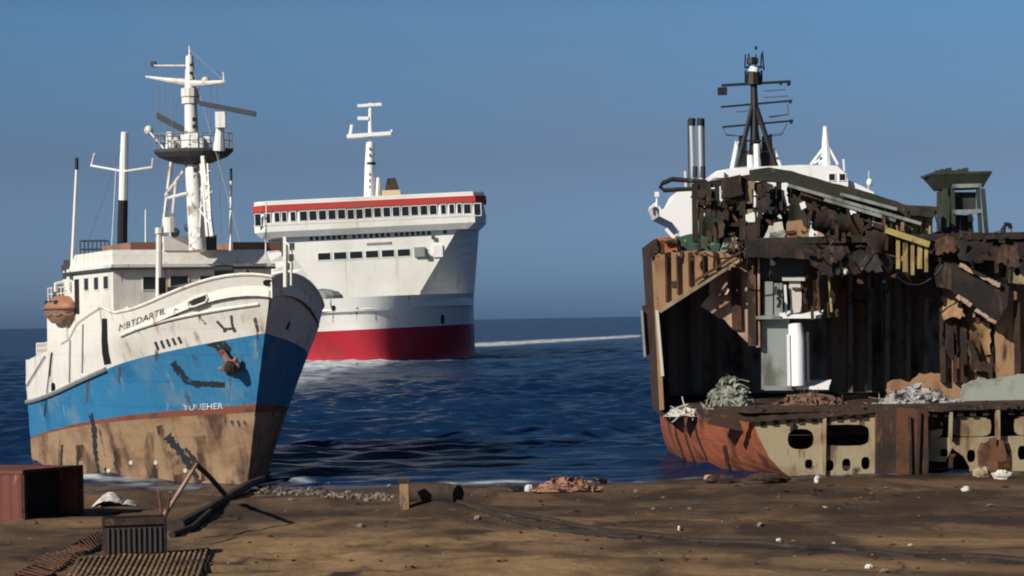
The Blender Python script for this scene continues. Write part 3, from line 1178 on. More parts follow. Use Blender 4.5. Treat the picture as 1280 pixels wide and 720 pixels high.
def pane_on(plane_o, U, Vv, N, w_, h_, parent, fr=.05, mat_f='white', mat_g='glass', name='window', proud=.04):
    """framed window: centre, right, up, outward"""
    f = MB()
    c = plane_o
    for sx in (-1, 1):
        f.cbox(c + U * sx * (w_ / 2 + fr / 2) + N * proud / 2, fr, h_ + 2 * fr, proud, 0, U, Vv, N)
        f.cbox(c + Vv * sx * (h_ / 2 + fr / 2) + N * proud / 2, w_, fr, proud, 0, U, Vv, N)
    fo = f.build(name, mat_f, parent)
    g = MB()
    g.cbox(c + N * .012, w_, h_, .02, 0, U, Vv, N)
    g.build('pane', mat_g, fo)
    return fo


for (x0, y0, x1, y1) in ((179, 346, 198, 362), (213, 345, 235, 358), (250, 345, 266, 355), (282, 345, 297, 356), (312, 346, 328, 357)):
    a, b_ = QA(x0, y1, 'x', XW), QA(x1, y0, 'x', XW)
    la, lb = locA(a), locA(b_)
    c = A(XW, (la[1] + lb[1]) / 2, (la[2] + lb[2]) / 2)
    pane_on(c, -Ay, Zv, -Ax, abs(lb[1] - la[1]), abs(lb[2] - la[2]), wheel)
# side windows and door of the wheelhouse
for x in (XW + 1.3, XW + 3.2, XW + 5.2):
    pane_on(A(x, YW, zline - .75), -Ax, Zv, Ay, .9, .65, wheel)
dm = MB()
dm.cbox(A(XW + 7.2, YW + .03, ZD + 2.3), .8, .06, 1.9, 0, Ax, Ay, Zv)
dm.build('door', 'black', wheel)
# low front screen with streaks below the windows
ws = MB()
ws.box(A(XW - .4, -3.9, ZD), Ax * .37, Ay * 7.6, Zv * (zline - ZD) * .44)
ws.build('front_screen', 'white', wheel)
# aft accommodation stepping down behind the wheelhouse
dh = MB()
za = locA(QA(110, 380, 'y', 4.6))[2]
dh.box(A(XW + 9.2, -4.5, 4.2), Ax * 4.3, Ay * 9.0, Zv * (za - 4.2))
dh.box(A(XW + 9.2, -4.0, za), Ax * 2.5, Ay * 8.0, Zv * 1.5)
house = dh.build('deckhouse', 'white', ship)
dh = MB()
dh.box(A(17.5, 1.2, za), Ax * 1.0, Ay * 2.4, Zv * 1.8)
dh.box(A(18.7, 1.8, za), Ax * 1.5, Ay * 1.2, Zv * .9)
for i in range(22):
    p = A(15.5 + random.random() * 6, 2.2 + random.random() * 2.2, za + random.random() ** 1.5 * 2.4)
    dh.cbox(p, .3 + random.random() * .5, .3 + random.random() * .4, .3 + random.random() * .7)
dh.build('deck_gear', 'darkgrey', house)
dh = MB()
for i in range(8):
    p = A(16.5 + i * .75, 4.35, za)
    dh.tube([p, p + Zv * 1.05], .035, 5)
for h in (.35, .7, 1.05):
    dh.tube([A(16.5, 4.35, za + h), A(21.8, 4.35, za + h)], .03, 5)
dh.build('railing', 'white', house)
# stern rail
sr = MB()
zst = f_top(LEN + 1) + .0
for i in range(12):
    x = 20.6 + i * .4
    z0 = f_top(x - xs(7))
    sr.tube([A(x, 4.25, z0 - .2), A(x, 4.25, z0 + .95)], .045, 5)
for h in (.35, .65, .95):
    sr.tube([A(20.6 + i * .4, 4.25, f_top(20.6 + i * .4 - xs(7)) + h) for i in range(12)], .04, 5)
for i in range(13):
    y = 4.25 - i * .7
    sr.tube([A(LEN - .1, y, zst - .2), A(LEN - .1, y, zst + .95)], .045, 5)
for h in (.35, .65, .95):
    sr.tube([A(LEN - .1, 4.25, zst + h), A(LEN - .1, -4.2, zst + h)], .04, 5)
sr.build('stern_rail', 'white', ship)
sw = MB()
for i in range(5):
    sw.ball(A(22.2 + .35 * i, 3.4 + .1 * (i % 2), zst + .5), .42, .45, .55, 0, 9, 6, .15)
sw.build('stern_winch', 'grey', ship)

# ------------------------------------------------------------- masts
XM = 9.2


def MA(px, py):
    return QA(px, py, 'y', 0.0)


def sc(p):
    """metres per photo pixel at a point"""
    return p.y / FPX


mm = MB()
b0, t0 = MA(247, 300), MA(237, 118)
b0 = A(*[locA(b0)[0], 0, ZR - .1])
mm.tube([b0, MA(241, 205), MA(238, 120), MA(237, 70)], [.46, .42, .32, .20], 12)
mm.tube([MA(237, 72), MA(237, 57)], [.08, .04], 6)
mast = mm.build('main_mast', 'mastwhite', ship, smooth=True)
for (py, r_, h_) in ((116, .5, .22), (126, .46, .16), (188, .52, .2)):
    mm = MB()
    p = MA(238, py)
    mm.tube([p - Zv * h_, p + Zv * h_], r_, 12)
    mm.build('mast_collar', 'white', mast)
mm = MB()
for i in range(16):
    p = MA(240.5 + .35 * i * .4, 150 + i * 9)
    mm.cbox(p - Ax * .40, .12, .24, .2, 0, Ax, Ay, Zv)
for i in range(5):
    p = MA(237.5, 82 + i * 10)
    mm.cbox(p - Ax * .3, .12, .2, .14, 0, Ax, Ay, Zv)
mm.build('mast_step', 'mark', mast)
for (a, b_, r_) in (((205, 302), (217, 196), .13), ((215, 303), (222, 225), .09), ((210, 243), (232, 212), .09), ((213, 247), (240, 240), .09), ((262, 296), (252, 196), .13), ((256, 296), (250, 205), .09)):
    mm = MB()
    off = .7 if a[0] < 240 else -.7
    mm.tube([MA(*a) + Ax * off * .6, MA(*b_) + Ax * off * .3], r_, 6)
    mm.build('mast_strut', 'mastwhite', mast)
# radar platform, boat shaped
plt = MB()
c = MA(242, 192)
hw = 50 * sc(c)
th_ = [(-1.0, 0.02), (-.8, .55), (-.3, .95), (.3, .95), (.8, .55), (1.0, .02)]
R_ = Vector((1, 0, 0))
Fv = Vector((0, 1, 0))
def ring(k, dz, n=20):
    return [c + R_ * (hw * k * math.cos(a)) + Fv * (hw * .55 * k * math.sin(a)) + Zv * dz for a in [2 * math.pi * i / n for i in range(n + 1)]]
plt.grid([ring(.12, -.62), ring(.45, -.52), ring(.85, -.2), ring(.99, .06), ring(1.0, .22), ring(.94, .22), ring(.94, .08), ring(.05, .08)])
platform = plt.build('radar_platform', 'darkgrey', mast)
plt = MB()
for i in range(20):
    p = ring(.97, .22)[i]
    plt.tube([p, p + Zv * .8], .025, 4)
for h in (.5, 1.0):
    plt.tube([p + Zv * h * .8 for p in ring(.97, .22)], .025, 4)
plt.build('platform_rail', 'grey', platform)
plt = MB()
for i in range(8):
    a = i * .9
    plt.cbox(c + R_ * hw * (-.7 + .2 * i * .8) * .8 + Fv * .4 * math.sin(a) + Zv * .5, .3, .3, .5 + .3 * (i % 3))
plt.build('platform_gear', 'mastwhite', platform)
# radars
rd = MB()
p0 = MA(274, 188)
rd.tube([p0, MA(275, 160)], [.32, .2], 10)
rd.cbox(MA(276, 150), .5, .5, .8)
radar = rd.build('radar_pedestal', 'white_far', mast)
rd = MB()
pa, pb = MA(249, 129), MA(320, 143)
ax_ = (pb - pa)
rd.box(pa - Zv * .11 - Fv * .15, ax_, Fv * .3, Zv * .24)
rd.build('radar_scanner', 'darkgrey', radar)
rd = MB()
rd.tube([MA(213, 186), MA(213, 165)], [.28, .2], 10)
r2 = rd.build('radar_pedestal', 'white_far', mast)
rd = MB()
pa, pb = MA(199, 146) - Fv * .8, MA(228, 161) + Fv * .8
rd.box(pa - Zv * .2, pb - pa, Fv * .3, Zv * .38)
rd.build('radar_scanner', 'darkgrey', r2)
rd = MB()
rd.ball(MA(186, 163), .26, .26, .28, 0, 12, 8)
rd.tube([MA(188, 166), MA(205, 186)], .05, 5)
rd.build('searchlight', 'white', mast)
# yards
for (pts, rr) in (([(183, 96), (210, 100), (236, 103)], [.06, .13, .20]), ([(238, 104), (258, 104), (281, 102)], [.18, .14, .08]), ([(190, 82), (233, 82)], [.04, .05])):
    y_ = MB()
    y_.tube([MA(*p) for p in pts], rr, 7)
    yo = y_.build('mast_yard', 'white', mast)
y_ = MB()
y_.cbox(MA(192, 80), .28, .28, .3)
y_.build('signal_lamp', 'darkgrey', mast)
y_ = MB()
y_.ball(MA(257, 101), .22, .2, .22, 0, 10, 7)
y_.tube([MA(280, 103), MA(279, 90)], .04, 5)
y_.build('signal_lamp', 'white', mast)
# machinery box at the mast foot
y_ = MB()
q = A(XM - .8, .6, ZR)
y_.box(A(XM - .9, -.6, ZR - .05), Ax * 1.4, Ay * 2.1, Zv * .75)
y_.cbox(A(XM - .7, -.9, ZR + .3), .9, .7, .9, 0, Ax, Ay, Zv)
y_.tube([A(XM - .95, 1.2, ZR + .9), A(XM - .95, 1.2, ZR + 1.7)], .3, 10)
mf = y_.build('mast_house', 'white', mast)
y_ = MB()
y_.cbox(A(XM - 1.1, -.75, ZR + .35), .3, 1.1, .8, 0, Ax, Ay, Zv)
y_.ball(A(XM - 1.0, .9, ZR + .9), .25, .25, .25, 0, 9, 6)
y_.ball(A(XM - 1.1, .2, ZR + 1.15), .24, .24, .24, 0, 9, 6)
y_.build('mast_fitting', 'darkgrey', mf)

# after mast, black below and white above
fm_ = MB()
fm_.tube([MA(154, 250), MA(155, 200), MA(156, 165)], [.27, .25, .21], 10)
amast = fm_.build('after_mast', 'white_far', ship, smooth=True)
fm_ = MB()
q0 = MA(152, 312)
fm_.tube([q0 - Zv * 1.2, MA(153, 285), MA(154, 250)], [.31, .30, .28], 10)
fm_.build('mast_base', 'black', amast, smooth=True)
fm_ = MB()
fm_.tube([MA(114, 207), MA(153, 214)], .07, 6)
fm_.tube([MA(114, 208), MA(118, 192)], .06, 5)
fm_.build('mast_yard', 'white_far', amast)
fm_ = MB()
fm_.tube([MA(156, 214), MA(190, 209)], .06, 6)
fm_.tube([MA(190, 210), MA(191, 198)], .05, 5)
fm_.build('mast_yard', 'white', amast)
# rigging wires
for a, b_ in (((237, 62), (190, 96)), ((237, 62), (280, 101)), ((238, 75), (300, 303)), ((236, 90), (160, 300)), ((196, 98), (200, 186)), ((276, 103), (286, 186)), ((214, 100), (216, 184)), ((237, 110), (156, 170)), ((155, 170), (100, 330)), ((262, 103), (262, 186)), ((205, 99), (212, 300)), ((270, 103), (276, 302))):
    w_ = MB()
    w_.tube([MA(*a), MA((a[0] + b_[0]) / 2 + .8, (a[1] + b_[1]) / 2 + 1), MA(*b_)], .018, 4)
    w_.build('rigging_wire', 'grey', mast)
for p, q, w__ in (((252, 196), (247, 296), .07), ((257, 205), (262, 296), .07), ((247, 215), (260, 235), .05), ((262, 240), (248, 262), .05), ((247, 262), (262, 284), .05), ((259, 214), (248, 238), .05)):
    w_ = MB()
    w_.tube([MA(*p) - Ax * .35, MA(*q) - Ax * .35], w__, 5)
    w_.build('mast_lattice', 'mastwhite', mast)
# whip aerials and poles
for (x0, y0, x1, y1, r_, lat) in ((88, 372, 96, 212, .12, 4.2), (288, 306, 289, 226, .085, -1.8), (182, 300, 182, 262, .05, 1.5), (332, 315, 333, 252, .04, -3.6), (138, 330, 145, 210, .03, 3.0)):
    w_ = MB()
    p0, p1 = QA(x0, y0, 'y', lat), QA(x1, y1, 'y', lat)
    w_.tube([p0 - Zv * .3, p1], [r_, r_ * .75], 7)
    ae = w_.build('aerial', 'white_far', ship)
    if r_ > .08:
        w_ = MB()
        w_.tube([p1, p1 + Zv * .65], r_ * .85, 7)
        w_.build('aerial_tip', 'black', ae)
# foredeck derrick post and jackstaff
w_ = MB()
p0 = QA(198, 372, 'x', 4.5)
p1 = QA(199, 292, 'x', 4.5)
w_.tube([p0 - Zv * .6, p1], [.17, .15], 8)
w_.tube([p1, p1 + Zv * .3], [.22, .2], 8)
post = w_.build('derrick_post', 'white', ship)
w_ = MB()
w_.cbox(QA(202, 357, 'x', 4.4), .35, .3, .8, 0, Ay, Ax, Zv)
w_.build('derrick_winch', 'black', post)
w_ = MB()
p0, p1 = QA(215, 361, 'x', 2.2), QA(310, 340, 'x', -1.2)
w_.tube([p0, p1], .13, 7)
boom = w_.build('derrick_boom', 'darkgrey', post)
w_ = MB()
q = QA(280, 338, 'x', 0)
w_.tube([q - R_ * .45, q + R_ * .45], .28, 10)
w_.build('boom_block', 'black', boom)
w_ = MB()
for i in range(4):
    q = QA(216 + i * 14, 362 - i * 3.4, 'x', 2.0)
    w_.cbox(q, .5, .3, .26, 0, R_, Fv, Zv)
w_.build('boom_wrapping', 'black', boom)
js = MB()
for (x, y0, y1, r_) in ((357, 348, 296, .12), (364, 346, 304, .06)):
    js.tube([QA(x, y0, 'y', 0) - Zv * .4, QA(x, y1, 'y', 0)], r_, 7)
js.tube([QA(355, 300, 'y', 0), QA(366, 312, 'y', 0)], .05, 5)
js_o = js.build('jackstaff', 'white', ship)
js = MB()
for (x, y) in ((354, 306), (355, 316), (365, 308), (364, 322), (363, 333)):
    js.cbox(QA(x, y, 'y', 0), .22, .2, .32)
js.build('jackstaff_fitting', 'darkgrey', js_o)
# crow's nest
cn = MB()
lat = 1.5
a = QA(104, 333, 'y', lat)
b_ = QA(134, 333, 'y', lat)
wq = 30 * sc(a)
cen = (a + b_) / 2
cn.cbox(cen + Zv * .05, wq, 1.3, .38)
cn.cbox(cen - Zv * .35, wq * .6, .9, .5)
cn.tube([cen - Zv * .4, cen - Zv * 2.6], .35, 8)
nest = cn.build('lookout_platform', 'black', ship)
cn = MB()
for sx in (-.5, -.17, .17, .5):
    for sy in (-.6, .6):
        cn.tube([cen + R_ * wq * sx + Fv * sy, cen + R_ * wq * sx + Fv * sy + Zv * 1.5], .035, 5)
for h in (.5, 1.0, 1.5):
    q = [cen + R_ * wq * sx + Fv * sy + Zv * h for sx, sy in ((-.5, -.6), (.5, -.6), (.5, .6), (-.5, .6), (-.5, -.6))]
    cn.tube(q, .035, 5)
cn.build('platform_rail', 'darkgrey', nest)

# lifeboat: hangs at the ship's side, a thing of its own
lb_c = QA(78, 384, 'y', 4.5)
lbX, lbY = Ax, Ay
lb_root = root('lifeboat', lb_c - Zv * .9, 'faded orange lifeboat hanging beside the after deck of the blue and white ship', 'lifeboat', Ax, Ay)
LBL, LBW = 2.5, .85


def lb_row(z, ks, n=24):
    return [lb_c + Ax * (LBL * ks * math.cos(a)) + Ay * (LBW * ks * math.copysign(abs(math.sin(a)) ** .8, math.sin(a))) + Zv * z for a in [2 * math.pi * i / n for i in range(n + 1)]]


m_ = MB()
m_.grid([lb_row(-.95, .05), lb_row(-.9, .55), lb_row(-.55, .85), lb_row(-.1, 1.0)])
lbh = m_.build('boat_hull', 'orange', lb_root, smooth=True)
m_ = MB()
m_.grid([lb_row(-.04, .96), lb_row(.22, .90), lb_row(.50, .62), lb_row(.62, .40), lb_row(.66, .03)])
m_.build('canopy', 'orange', lb_root, smooth=True)
m_ = MB()
m_.tube(lb_row(-.07, 1.02), .07, 6)
m_.build('gunwale', 'roofbrown', lb_root)
for x_ in (-1.1, -.1, .9):
    m_ = MB()
    m_.cbox(lb_c + Ax * x_ + Ay * LBW * .78 + Zv * .28, .5, .12, .2, 0, Ax, Ay, Zv)
    m_.build('hatch', 'glass', lb_root)
m_ = MB()
m_.tube([lb_c + Ax * (LBL * .95 * math.cos(a)) + Ay * (LBW * 1.0 * math.sin(a)) + Zv * (-.32 - .14 * abs(math.sin(a * 5))) for a in [math.pi * i / 30 for i in range(31)]], .025, 5)
m_.build('grab_rope', 'grey', lb_root)
for x_ in (-1.5, 1.5):
    dv = MB()
    q = lb_c + Ax * x_
    dv.tube([q - Ay * 1.5 - Zv * .8, q - Ay * 1.35 + Zv * .9, q - Ay * .6 + Zv * 1.5, q + Zv * 1.35, q + Zv * .9], .1, 7)
    dv.build('davit', 'white', ship)

# ================================================================== the large ferry at sea
ferry = root('ferry', FO, 'large white ferry with a red waterline and red roofed bridge coming in from the sea', 'ferry', Fx, Fy, Fz)


def F(x, y, z):
    return FO + Fx * x + Fy * y + Fz * z


def QF(px, py, y):
    return on_plane(px, py, FO + Fy * y, Fy)


def locF(p):
    d = p - FO
    return d.dot(Fx), d.dot(Fy), d.dot(Fz)


def zF(py, y, px=461):
    return locF(QF(px, py, y))[2]


YF = 19.0          # superstructure front
YB = 17.0          # bridge front
FL = 120.0
zred = zF(410, 4, 490)
zblk = zF(438, 4, 490)
zdeck = zF(388, 6, 480)
zbul = zF(371, 6, 480)
HB = 20.2


def hbF(d, t):
    d = max(0, d)
    R = 6.5
    d1, h1 = R * (1 - math.sin(math.radians(38))), R * math.cos(math.radians(38))
    if d < d1:
        lo = math.sqrt(max(0, 2 * R * d - d * d))
    else:
        q = (d - d1) / 30.0
        lo = h1 + (HB - .2 - h1) * math.sin(math.pi / 2 * min(1, q)) if True else 0
    hi = HB * math.sin(math.pi / 2 * min(1, d / 22)) ** .55
    k = max(0, min(1, t)) ** 1.6
    return lo * (1 - k) + hi * k


def xsF(z):
    return -5.0 * max(0, z / zbul) ** 1.2


zl = [-3, -1, 0, zblk * .5, zblk, zblk + .05, (zblk + zred) / 2, zred, zred + .9, zred + 1.8, (zred + zdeck) / 2 + 1, zdeck, zdeck + .01, zdeck + .8, zbul]
rmi = [1, 1, 1, 1, 1, 1, 1, 0, 0, 0, 0, 0, 0, 0]
ds = [0, .1, .3, .7, 1.2, 2, 3, 4.2, 5.6, 7.2, 9, 11, 13, 15, 18, 21, 25, 30, 36, 60, FL]
S_, P_ = [], []
for j, z in enumerate(zl):
    a, b_ = [], []
    for d in ds:
        lip = .45 * max(0, 1 - d / 14) if j >= 12 else 0
        h = hbF(d, z / zbul) + (lip if d > 0 else 0)
        y = xsF(z) + d - lip
        a.append(F(h, y, z))
        b_.append(F(-h, y, z))
    S_.append(a)
    P_.append(b_)
fh = MB()
fh.grid(S_, rowmi=rmi)
fh.grid(P_, rowmi=rmi)
for j in range(len(zl) - 1):
    fh.add([S_[j][-1], S_[j + 1][-1], P_[j + 1][-1], P_[j][-1]], [(0, 1, 2, 3)], rmi[j])
dk = zdeck + .3
fh.grid([S_[-1], [F(max(0, hbF(d, 1) - .4), xsF(zbul) + d + .5, zbul - .02) for d in ds], [F(max(0, hbF(d, 1) - .4), xsF(zbul) + d + .5, dk) for d in ds],
         [F(-max(0, hbF(d, 1) - .4), xsF(zbul) + d + .5, dk) for d in ds], [F(-max(0, hbF(d, 1) - .4), xsF(zbul) + d + .5, zbul - .02) for d in ds], P_[-1]], rowmi=[0, 0, 2, 0, 0])
fhull = fh.build('hull', ['white_clean', 'ferryred', 'deckgreen'], ferry, smooth=True)
FB = fh.bvh()

# superstructure front: wide above, narrow below, sides opening aft to the full beam
zs_t = zF(284, YF)
zs_b = zbul - 1.2
pxm = 395.0 / FPX
def halfw(px):
    return (px - 461) * (QF(461, 330, YF).y / FPX)
wt, wb = halfw(577), halfw(521)
ss = MB()
rowsS = []
n = 8
for i in range(n + 1):
    k = i / n
    z = zs_b + (zs_t - zs_b) * k
    hw_ = wb + (wt - wb) * (max(0, (k - .12) / .88) if k > .12 else 0)
    fw = HB + .02 + (1.9 * k)
    rowsS.append([F(-fw, FL * .9, z), F(-fw, YF + 12, z), F(-hw_, YF, z), F(hw_, YF, z), F(fw, YF + 12, z), F(fw, FL * .9, z)])
ss.grid(rowsS)
ss.grid([[rowsS[0][0], rowsS[-1][0]], [rowsS[0][5], rowsS[-1][5]]])
ss.grid([rowsS[-1][:3], list(reversed(rowsS[-1][3:]))])
super_ = ss.build('superstructure', 'white_clean', ferry)
SBV = ss.bvh()

# bridge deck with wings
zb0, zb1, zb2, zb3 = zF(284, YB), zF(274, YB), zF(259.5, YB), zF(247, YB)
xl, xr = locF(QF(316, 270, YB))[0], locF(QF(607, 262, YB))[0]
bs = MB()
BD = 13.0


def brow(z, ins):
    return [F(xl + ins, YB + BD, z), F(xl + ins, YB + 2.2, z), F(xl + 2.2 + ins, YB + ins * .6, z), F(xr - 2.2 - ins, YB + ins * .6, z), F(xr - ins, YB + 2.2, z), F(xr - ins, YB + BD, z)]


def closed(r):
    return r + [r[0]]


bs.grid([closed(brow(zb0 - 1.2, 1.4)), closed(brow(zb0, .0)), closed(brow(zb1, .0)), closed(brow(zb2, .35)), closed(brow(zb3, .1))])
bs.add(brow(zb0 - 1.2, 1.4), [(0, 1, 2, 3, 4, 5)])
bridge = bs.build('bridge', 'white_clean', ferry)
bs = MB()
zr0, zr1 = zF(258.5, YB), zF(250.5, YB)
bs.grid([closed(brow(zr0, .2)), closed(brow(zr0, -.3)), closed(brow(zr1, -.2)), closed(brow(zr1, .5))])
bs.add(brow(zr1, .5), [(0, 1, 2, 3, 4, 5)])
bs.build('roof', 'roofred', bridge)
bs = MB()
bs.grid([closed(brow(zr1 + .01, .1)), closed(brow(zb3 + .25, .2)), closed(brow(zb3 + .3, .8))])
bs.add(brow(zb3 + .3, .8), [(0, 1, 2, 3, 4, 5)])
bs.build('roof_edge', 'white_clean', bridge)
bs = MB()
bs.grid([brow(zb1 - .1, -.12), brow(zb1 - .35, -.12)])
bs.build('bridge_moulding', 'white', bridge)
# bridge windows
mpp = QF(461, 265, YB).y / FPX
Fn = -Fy
spec = []
x = 331.0
for cxp, wpx, tall in ([(324, 7, 1), (336, 7, 1)] + [(348, 6, 0), (357, 5.5, 0), (368, 6, 0)] + [(381 + i * 11.9, 9, 0) for i in range(5)] +
                       [(440, 8, 1), (451, 8, 1)] + [(462 + i * 11.6, 8.5, 0) for i in range(8)] + [(556, 6, 0), (566.5, 6, 0), (576, 5, 0)] + [(586, 8.5, 1), (598.5, 8, 1)]):
    cx_ = (cxp - 461) * mpp
    h_ = (11.5 if not tall else 14.5) * mpp
    zc = (zb1 + zb2) / 2 + .1 - (2.2 * mpp if tall else 0)
    pane_on(F(cx_, YB + .04, zc), Fx, Fz, Fn, wpx * mpp, h_, bridge, fr=.14, proud=.10, mat_f='white_clean')
# two rows of windows on the front
mps = QF(461, 300, YF).y / FPX
for g0, g1, n in ((389, 431, 7), (442, 485, 7), (495, 536, 7)):
    for i in range(n):
        px_ = g0 + (g1 - g0) * i / (n - 1)
        zc = zF(293.5, YF)
        pane_on(F((px_ - 461) * mps, YF - .005, zc), Fx, Fz, Fn, 4.3 * mps, 7.4 * mps, super_, fr=.1, proud=.07, mat_f='white_clean')
for i in range(6):
    px_ = 404 + i * 19.9
    pane_on(F((px_ - 461) * mps, YF - .005, zF(318, YF)), Fx, Fz, Fn, 15.5 * mps, 8.5 * mps, super_, fr=.2, proud=.09, mat_f='white_clean')
b_ = MB()
b_.cbox(F((473 - 461) * mps, YF - .06, zF(305, YF)), 31 * mps, .12, 3.0 * mps, 0, Fx, Fy, Fz)
b_.build('name_board', 'grey', super_)
# dark stain under the window row, side platform on the port corner
b_ = MB()
b_.cbox(F((523 - 461) * mps, YF - .35, zF(318, YF)), 13 * mps, .7, 12 * mps, 0, Fx, Fy, Fz)
pf = b_.build('corner_locker', 'grey', super_)
b_ = MB()
b_.cbox(F((546 - 461) * mps, YF + 1.4, zF(318, YF)), 12 * mps, 3.6, 15 * mps, 0, Fx, Fy, Fz)
b_.build('corner_balcony', 'white_clean', super_)
b_ = MB()
b_.cbox(F((556 - 461) * mps, YF - .05, zF(290, YF)), 4.5 * mps, .14, 13 * mps, 0, Fx, Fy, Fz)
b_.build('corner_door', 'glass', super_)
for (px_, py_, r_) in ((541, 301, 2.2), (533, 324, 3)):
    b_ = MB()
    b_.cbox(F((px_ - 461) * mps, YF - .55, zF(py_, YF)), r_ * 2 * mps, .3, r_ * mps * 2, 0, Fx, Fy, Fz)
    b_.build('deck_lamp', 'darkgrey', super_)
# mooring openings in the bow
for (px_, py_, rx, ry) in ((405, 365, 3, 4.5), (417, 385, 2.6, 3.6), (511, 361, 3, 3.6), (414, 366, 2.6, 3.2), (544, 358, 2.6, 4.6), (580, 368, 3, 4.6), (553, 399, 2.2, 6), (440, 363, 2, 2.5)):
    b_ = MB()
    bv = FB
    q = hit(FB, px_, py_, .08)
    if q is None:
        continue
    patch(b_, FB, oval(px_, py_, rx, ry, 12), .08)
    b_.build('mooring_opening', 'glass', fhull)
for px_, py_, l_ in ((414, 370, 14), (511, 366, 16), (417, 389, 16), (470, 390, 12), (446, 384, 18), (495, 391, 14), (553, 406, 10)):
    b_ = MB()
    stroke(b_, FB, [(px_, py_), (px_ - .5, py_ + l_)], lambda t: 2.6 - 1.6 * t, .06, jit=.2, step=3)
    b_.build('rust_run', 'ruststain', fhull)
# foredeck gear behind the bulwark
b_ = MB()
q = F(-9, 8, zbul)
b_.ball(q, 4.0, 3.0, 2.2, 0, 14, 8, .05)
b_.build('covered_winch', 'greygreen', ferry)
for i in range(9):
    b_ = MB()
    b_.cbox(F(-6 + i * 1.9, 8.5, zbul - .2), .9, .9, .5 + .3 * (i % 3), 0, Fx, Fy, Fz)
    b_.build('ventilator', 'white', ferry)
# mast and funnel
YM = 26.0
mpm = QF(461, 200, YM).y / FPX


def FMp(px, py):
    return QF(px, py, YM)


m_ = MB()
m_.tube([FMp(462, 252), FMp(462, 210), FMp(463, 178)], [7.2 * mpm, 6.2 * mpm, 5.2 * mpm], 14)
m_.tube([FMp(463, 178), FMp(463, 129)], [2.8 * mpm, 2.2 * mpm], 10)
fm2 = m_.build('mast', 'white_far', ferry, smooth=True)
m_ = MB()
m_.tube([FMp(463, 206), FMp(463, 203)], [6.6 * mpm, 6.4 * mpm], 14)
m_.build('mast_band', 'black', fm2)
for a_, b2, th, dep in (((434, 171), (489, 167), 4.5, 3.0), ((447, 132.5), (477, 130.5), 3.6, 1.2), ((447, 148), (461, 148), 4, 1.2)):
    m_ = MB()
    p0, p1 = FMp(*a_), FMp(*b2)
    m_.box(p0 - Fz * th * mpm / 2 - Fy * dep / 2, p1 - p0, Fy * dep, Fz * th * mpm)
    m_.build('mast_platform', 'white_far', fm2)
m_ = MB()
m_.tube([FMp(438, 168), FMp(440, 156)], .35, 6)
m_.tube([FMp(489, 168), FMp(490, 162)], .2, 6)
m_.build('mast_lamp', 'white_far', fm2)
m_ = MB()
for py_ in (186, 194, 218, 226, 234):
    m_.cbox(FMp(462, py_) - Fy * 1.05, 1.5 * mpm, .3, 3 * mpm, 0, Fx, Fy, Fz)
m_.build('mast_fitting', 'grey', fm2)
m_ = MB()
m_.box8([FMp(473, 248), FMp(502, 247), FMp(502, 247) + Fy * 8, FMp(473, 248) + Fy * 8, FMp(476, 238), FMp(500, 237), FMp(500, 237) + Fy * 7, FMp(476, 238) + Fy * 7])
fun = m_.build('funnel', 'cream', ferry)
m_ = MB()
m_.box8([FMp(481, 238), FMp(499, 237.5), FMp(499, 237.5) + Fy * 5, FMp(481, 238) + Fy * 5, FMp(484, 223), FMp(494, 222), FMp(494, 222) + Fy * 4, FMp(484, 223) + Fy * 4])
m_.build('funnel_cap', 'deckgreen', fun)
m_ = MB()
m_.tube([FMp(472, 246), FMp(473, 222)], [.6, .4], 8)
m_.build('vent_pipe', 'white', ferry)

# ================================================================== half dismantled ship
WO = P(1040, 600, 101)
WO.z = 0
wreck = root('dismantled_ship', WO, 'half dismantled rusty ship cut open across its hold, standing at the water edge', 'ship')


def W(name, mats, polys, Y, th, parent=None, torn=0.0, step=9, holes=()):
    mb = MB()
    for poly in polys:
        if torn:
            poly = jag(poly, torn, step)
        plate_mesh(mb, poly, Y, th, holes)
    return mb.build(name, mats, parent or wreck)


def rect(x0, y0, x1, y1):
    return [(x0, y0), (x1, y0), (x1, y1), (x0, y1)]


def slab(name, m, pts, z0, z1, parent=None):
    """horizontal slab from plan points (x, y)"""
    mb = MB()
    mb.prism([Vector((x, y, z0)) for x, y in pts], Zv * (z1 - z0))
    return mb.build(name, m, parent or wreck)


DF = 101.5        # cut face of the bottom
DB = 121.0        # bulkhead at the back of the hold
ztank = P(1000, 515, DF).z

# --- double bottom: red shell on the left, tan cut floors
def curve3(pts, Y, n=14):
    r = resample(pts, 3)
    idx = [int(i * (len(r) - 1) / (n - 1)) for i in range(n)]
    return [P(*r[i], Y) for i in idx]


c_front = curve3([(938, 524), (948, 545), (962, 572), (978, 590), (1004, 606), (1030, 618)], DF)
c_mid = curve3([(878, 519), (885, 548), (900, 578), (918, 596), (945, 612), (970, 625)], DF + 5)
c_back = curve3([(832, 512), (836, 540), (846, 566), (862, 584), (885, 602), (905, 618)], DF + 11)
c_far = curve3([(824, 505), (826, 535), (832, 556), (842, 574), (862, 592), (880, 606)], DF + 19)
mb = MB()
mb.grid([c_front, c_mid, c_back, c_far])
inn = [[p + Vector((.16, .02, 0)) for p in r] for r in (c_front, c_mid, c_back, c_far)]
mb.grid(inn)
for k_ in (0, -1):
    mb.grid([[r[k_] for r in (c_front, c_mid, c_back, c_far)], [r[k_] for r in inn]])
mb.grid([c_front, inn[0]])
shell = mb.build('bilge_shell', 'hullred', wreck, smooth=True)
SHB = mb.bvh()
for seam in ([(842, 512), (846, 545), (858, 580)], [(853, 514), (858, 548), (872, 588)], [(866, 516), (872, 545), (884, 575)]):
    mb = MB()
    stroke(mb, SHB, seam, 2.4, .03)
    mb.build('plate_seam', 'rust_dark', shell)
mb = MB()
stroke(mb, SHB, [(906, 556), (909, 575), (912, 586)], lambda t: 5 - 2 * t, .04, jit=.3)
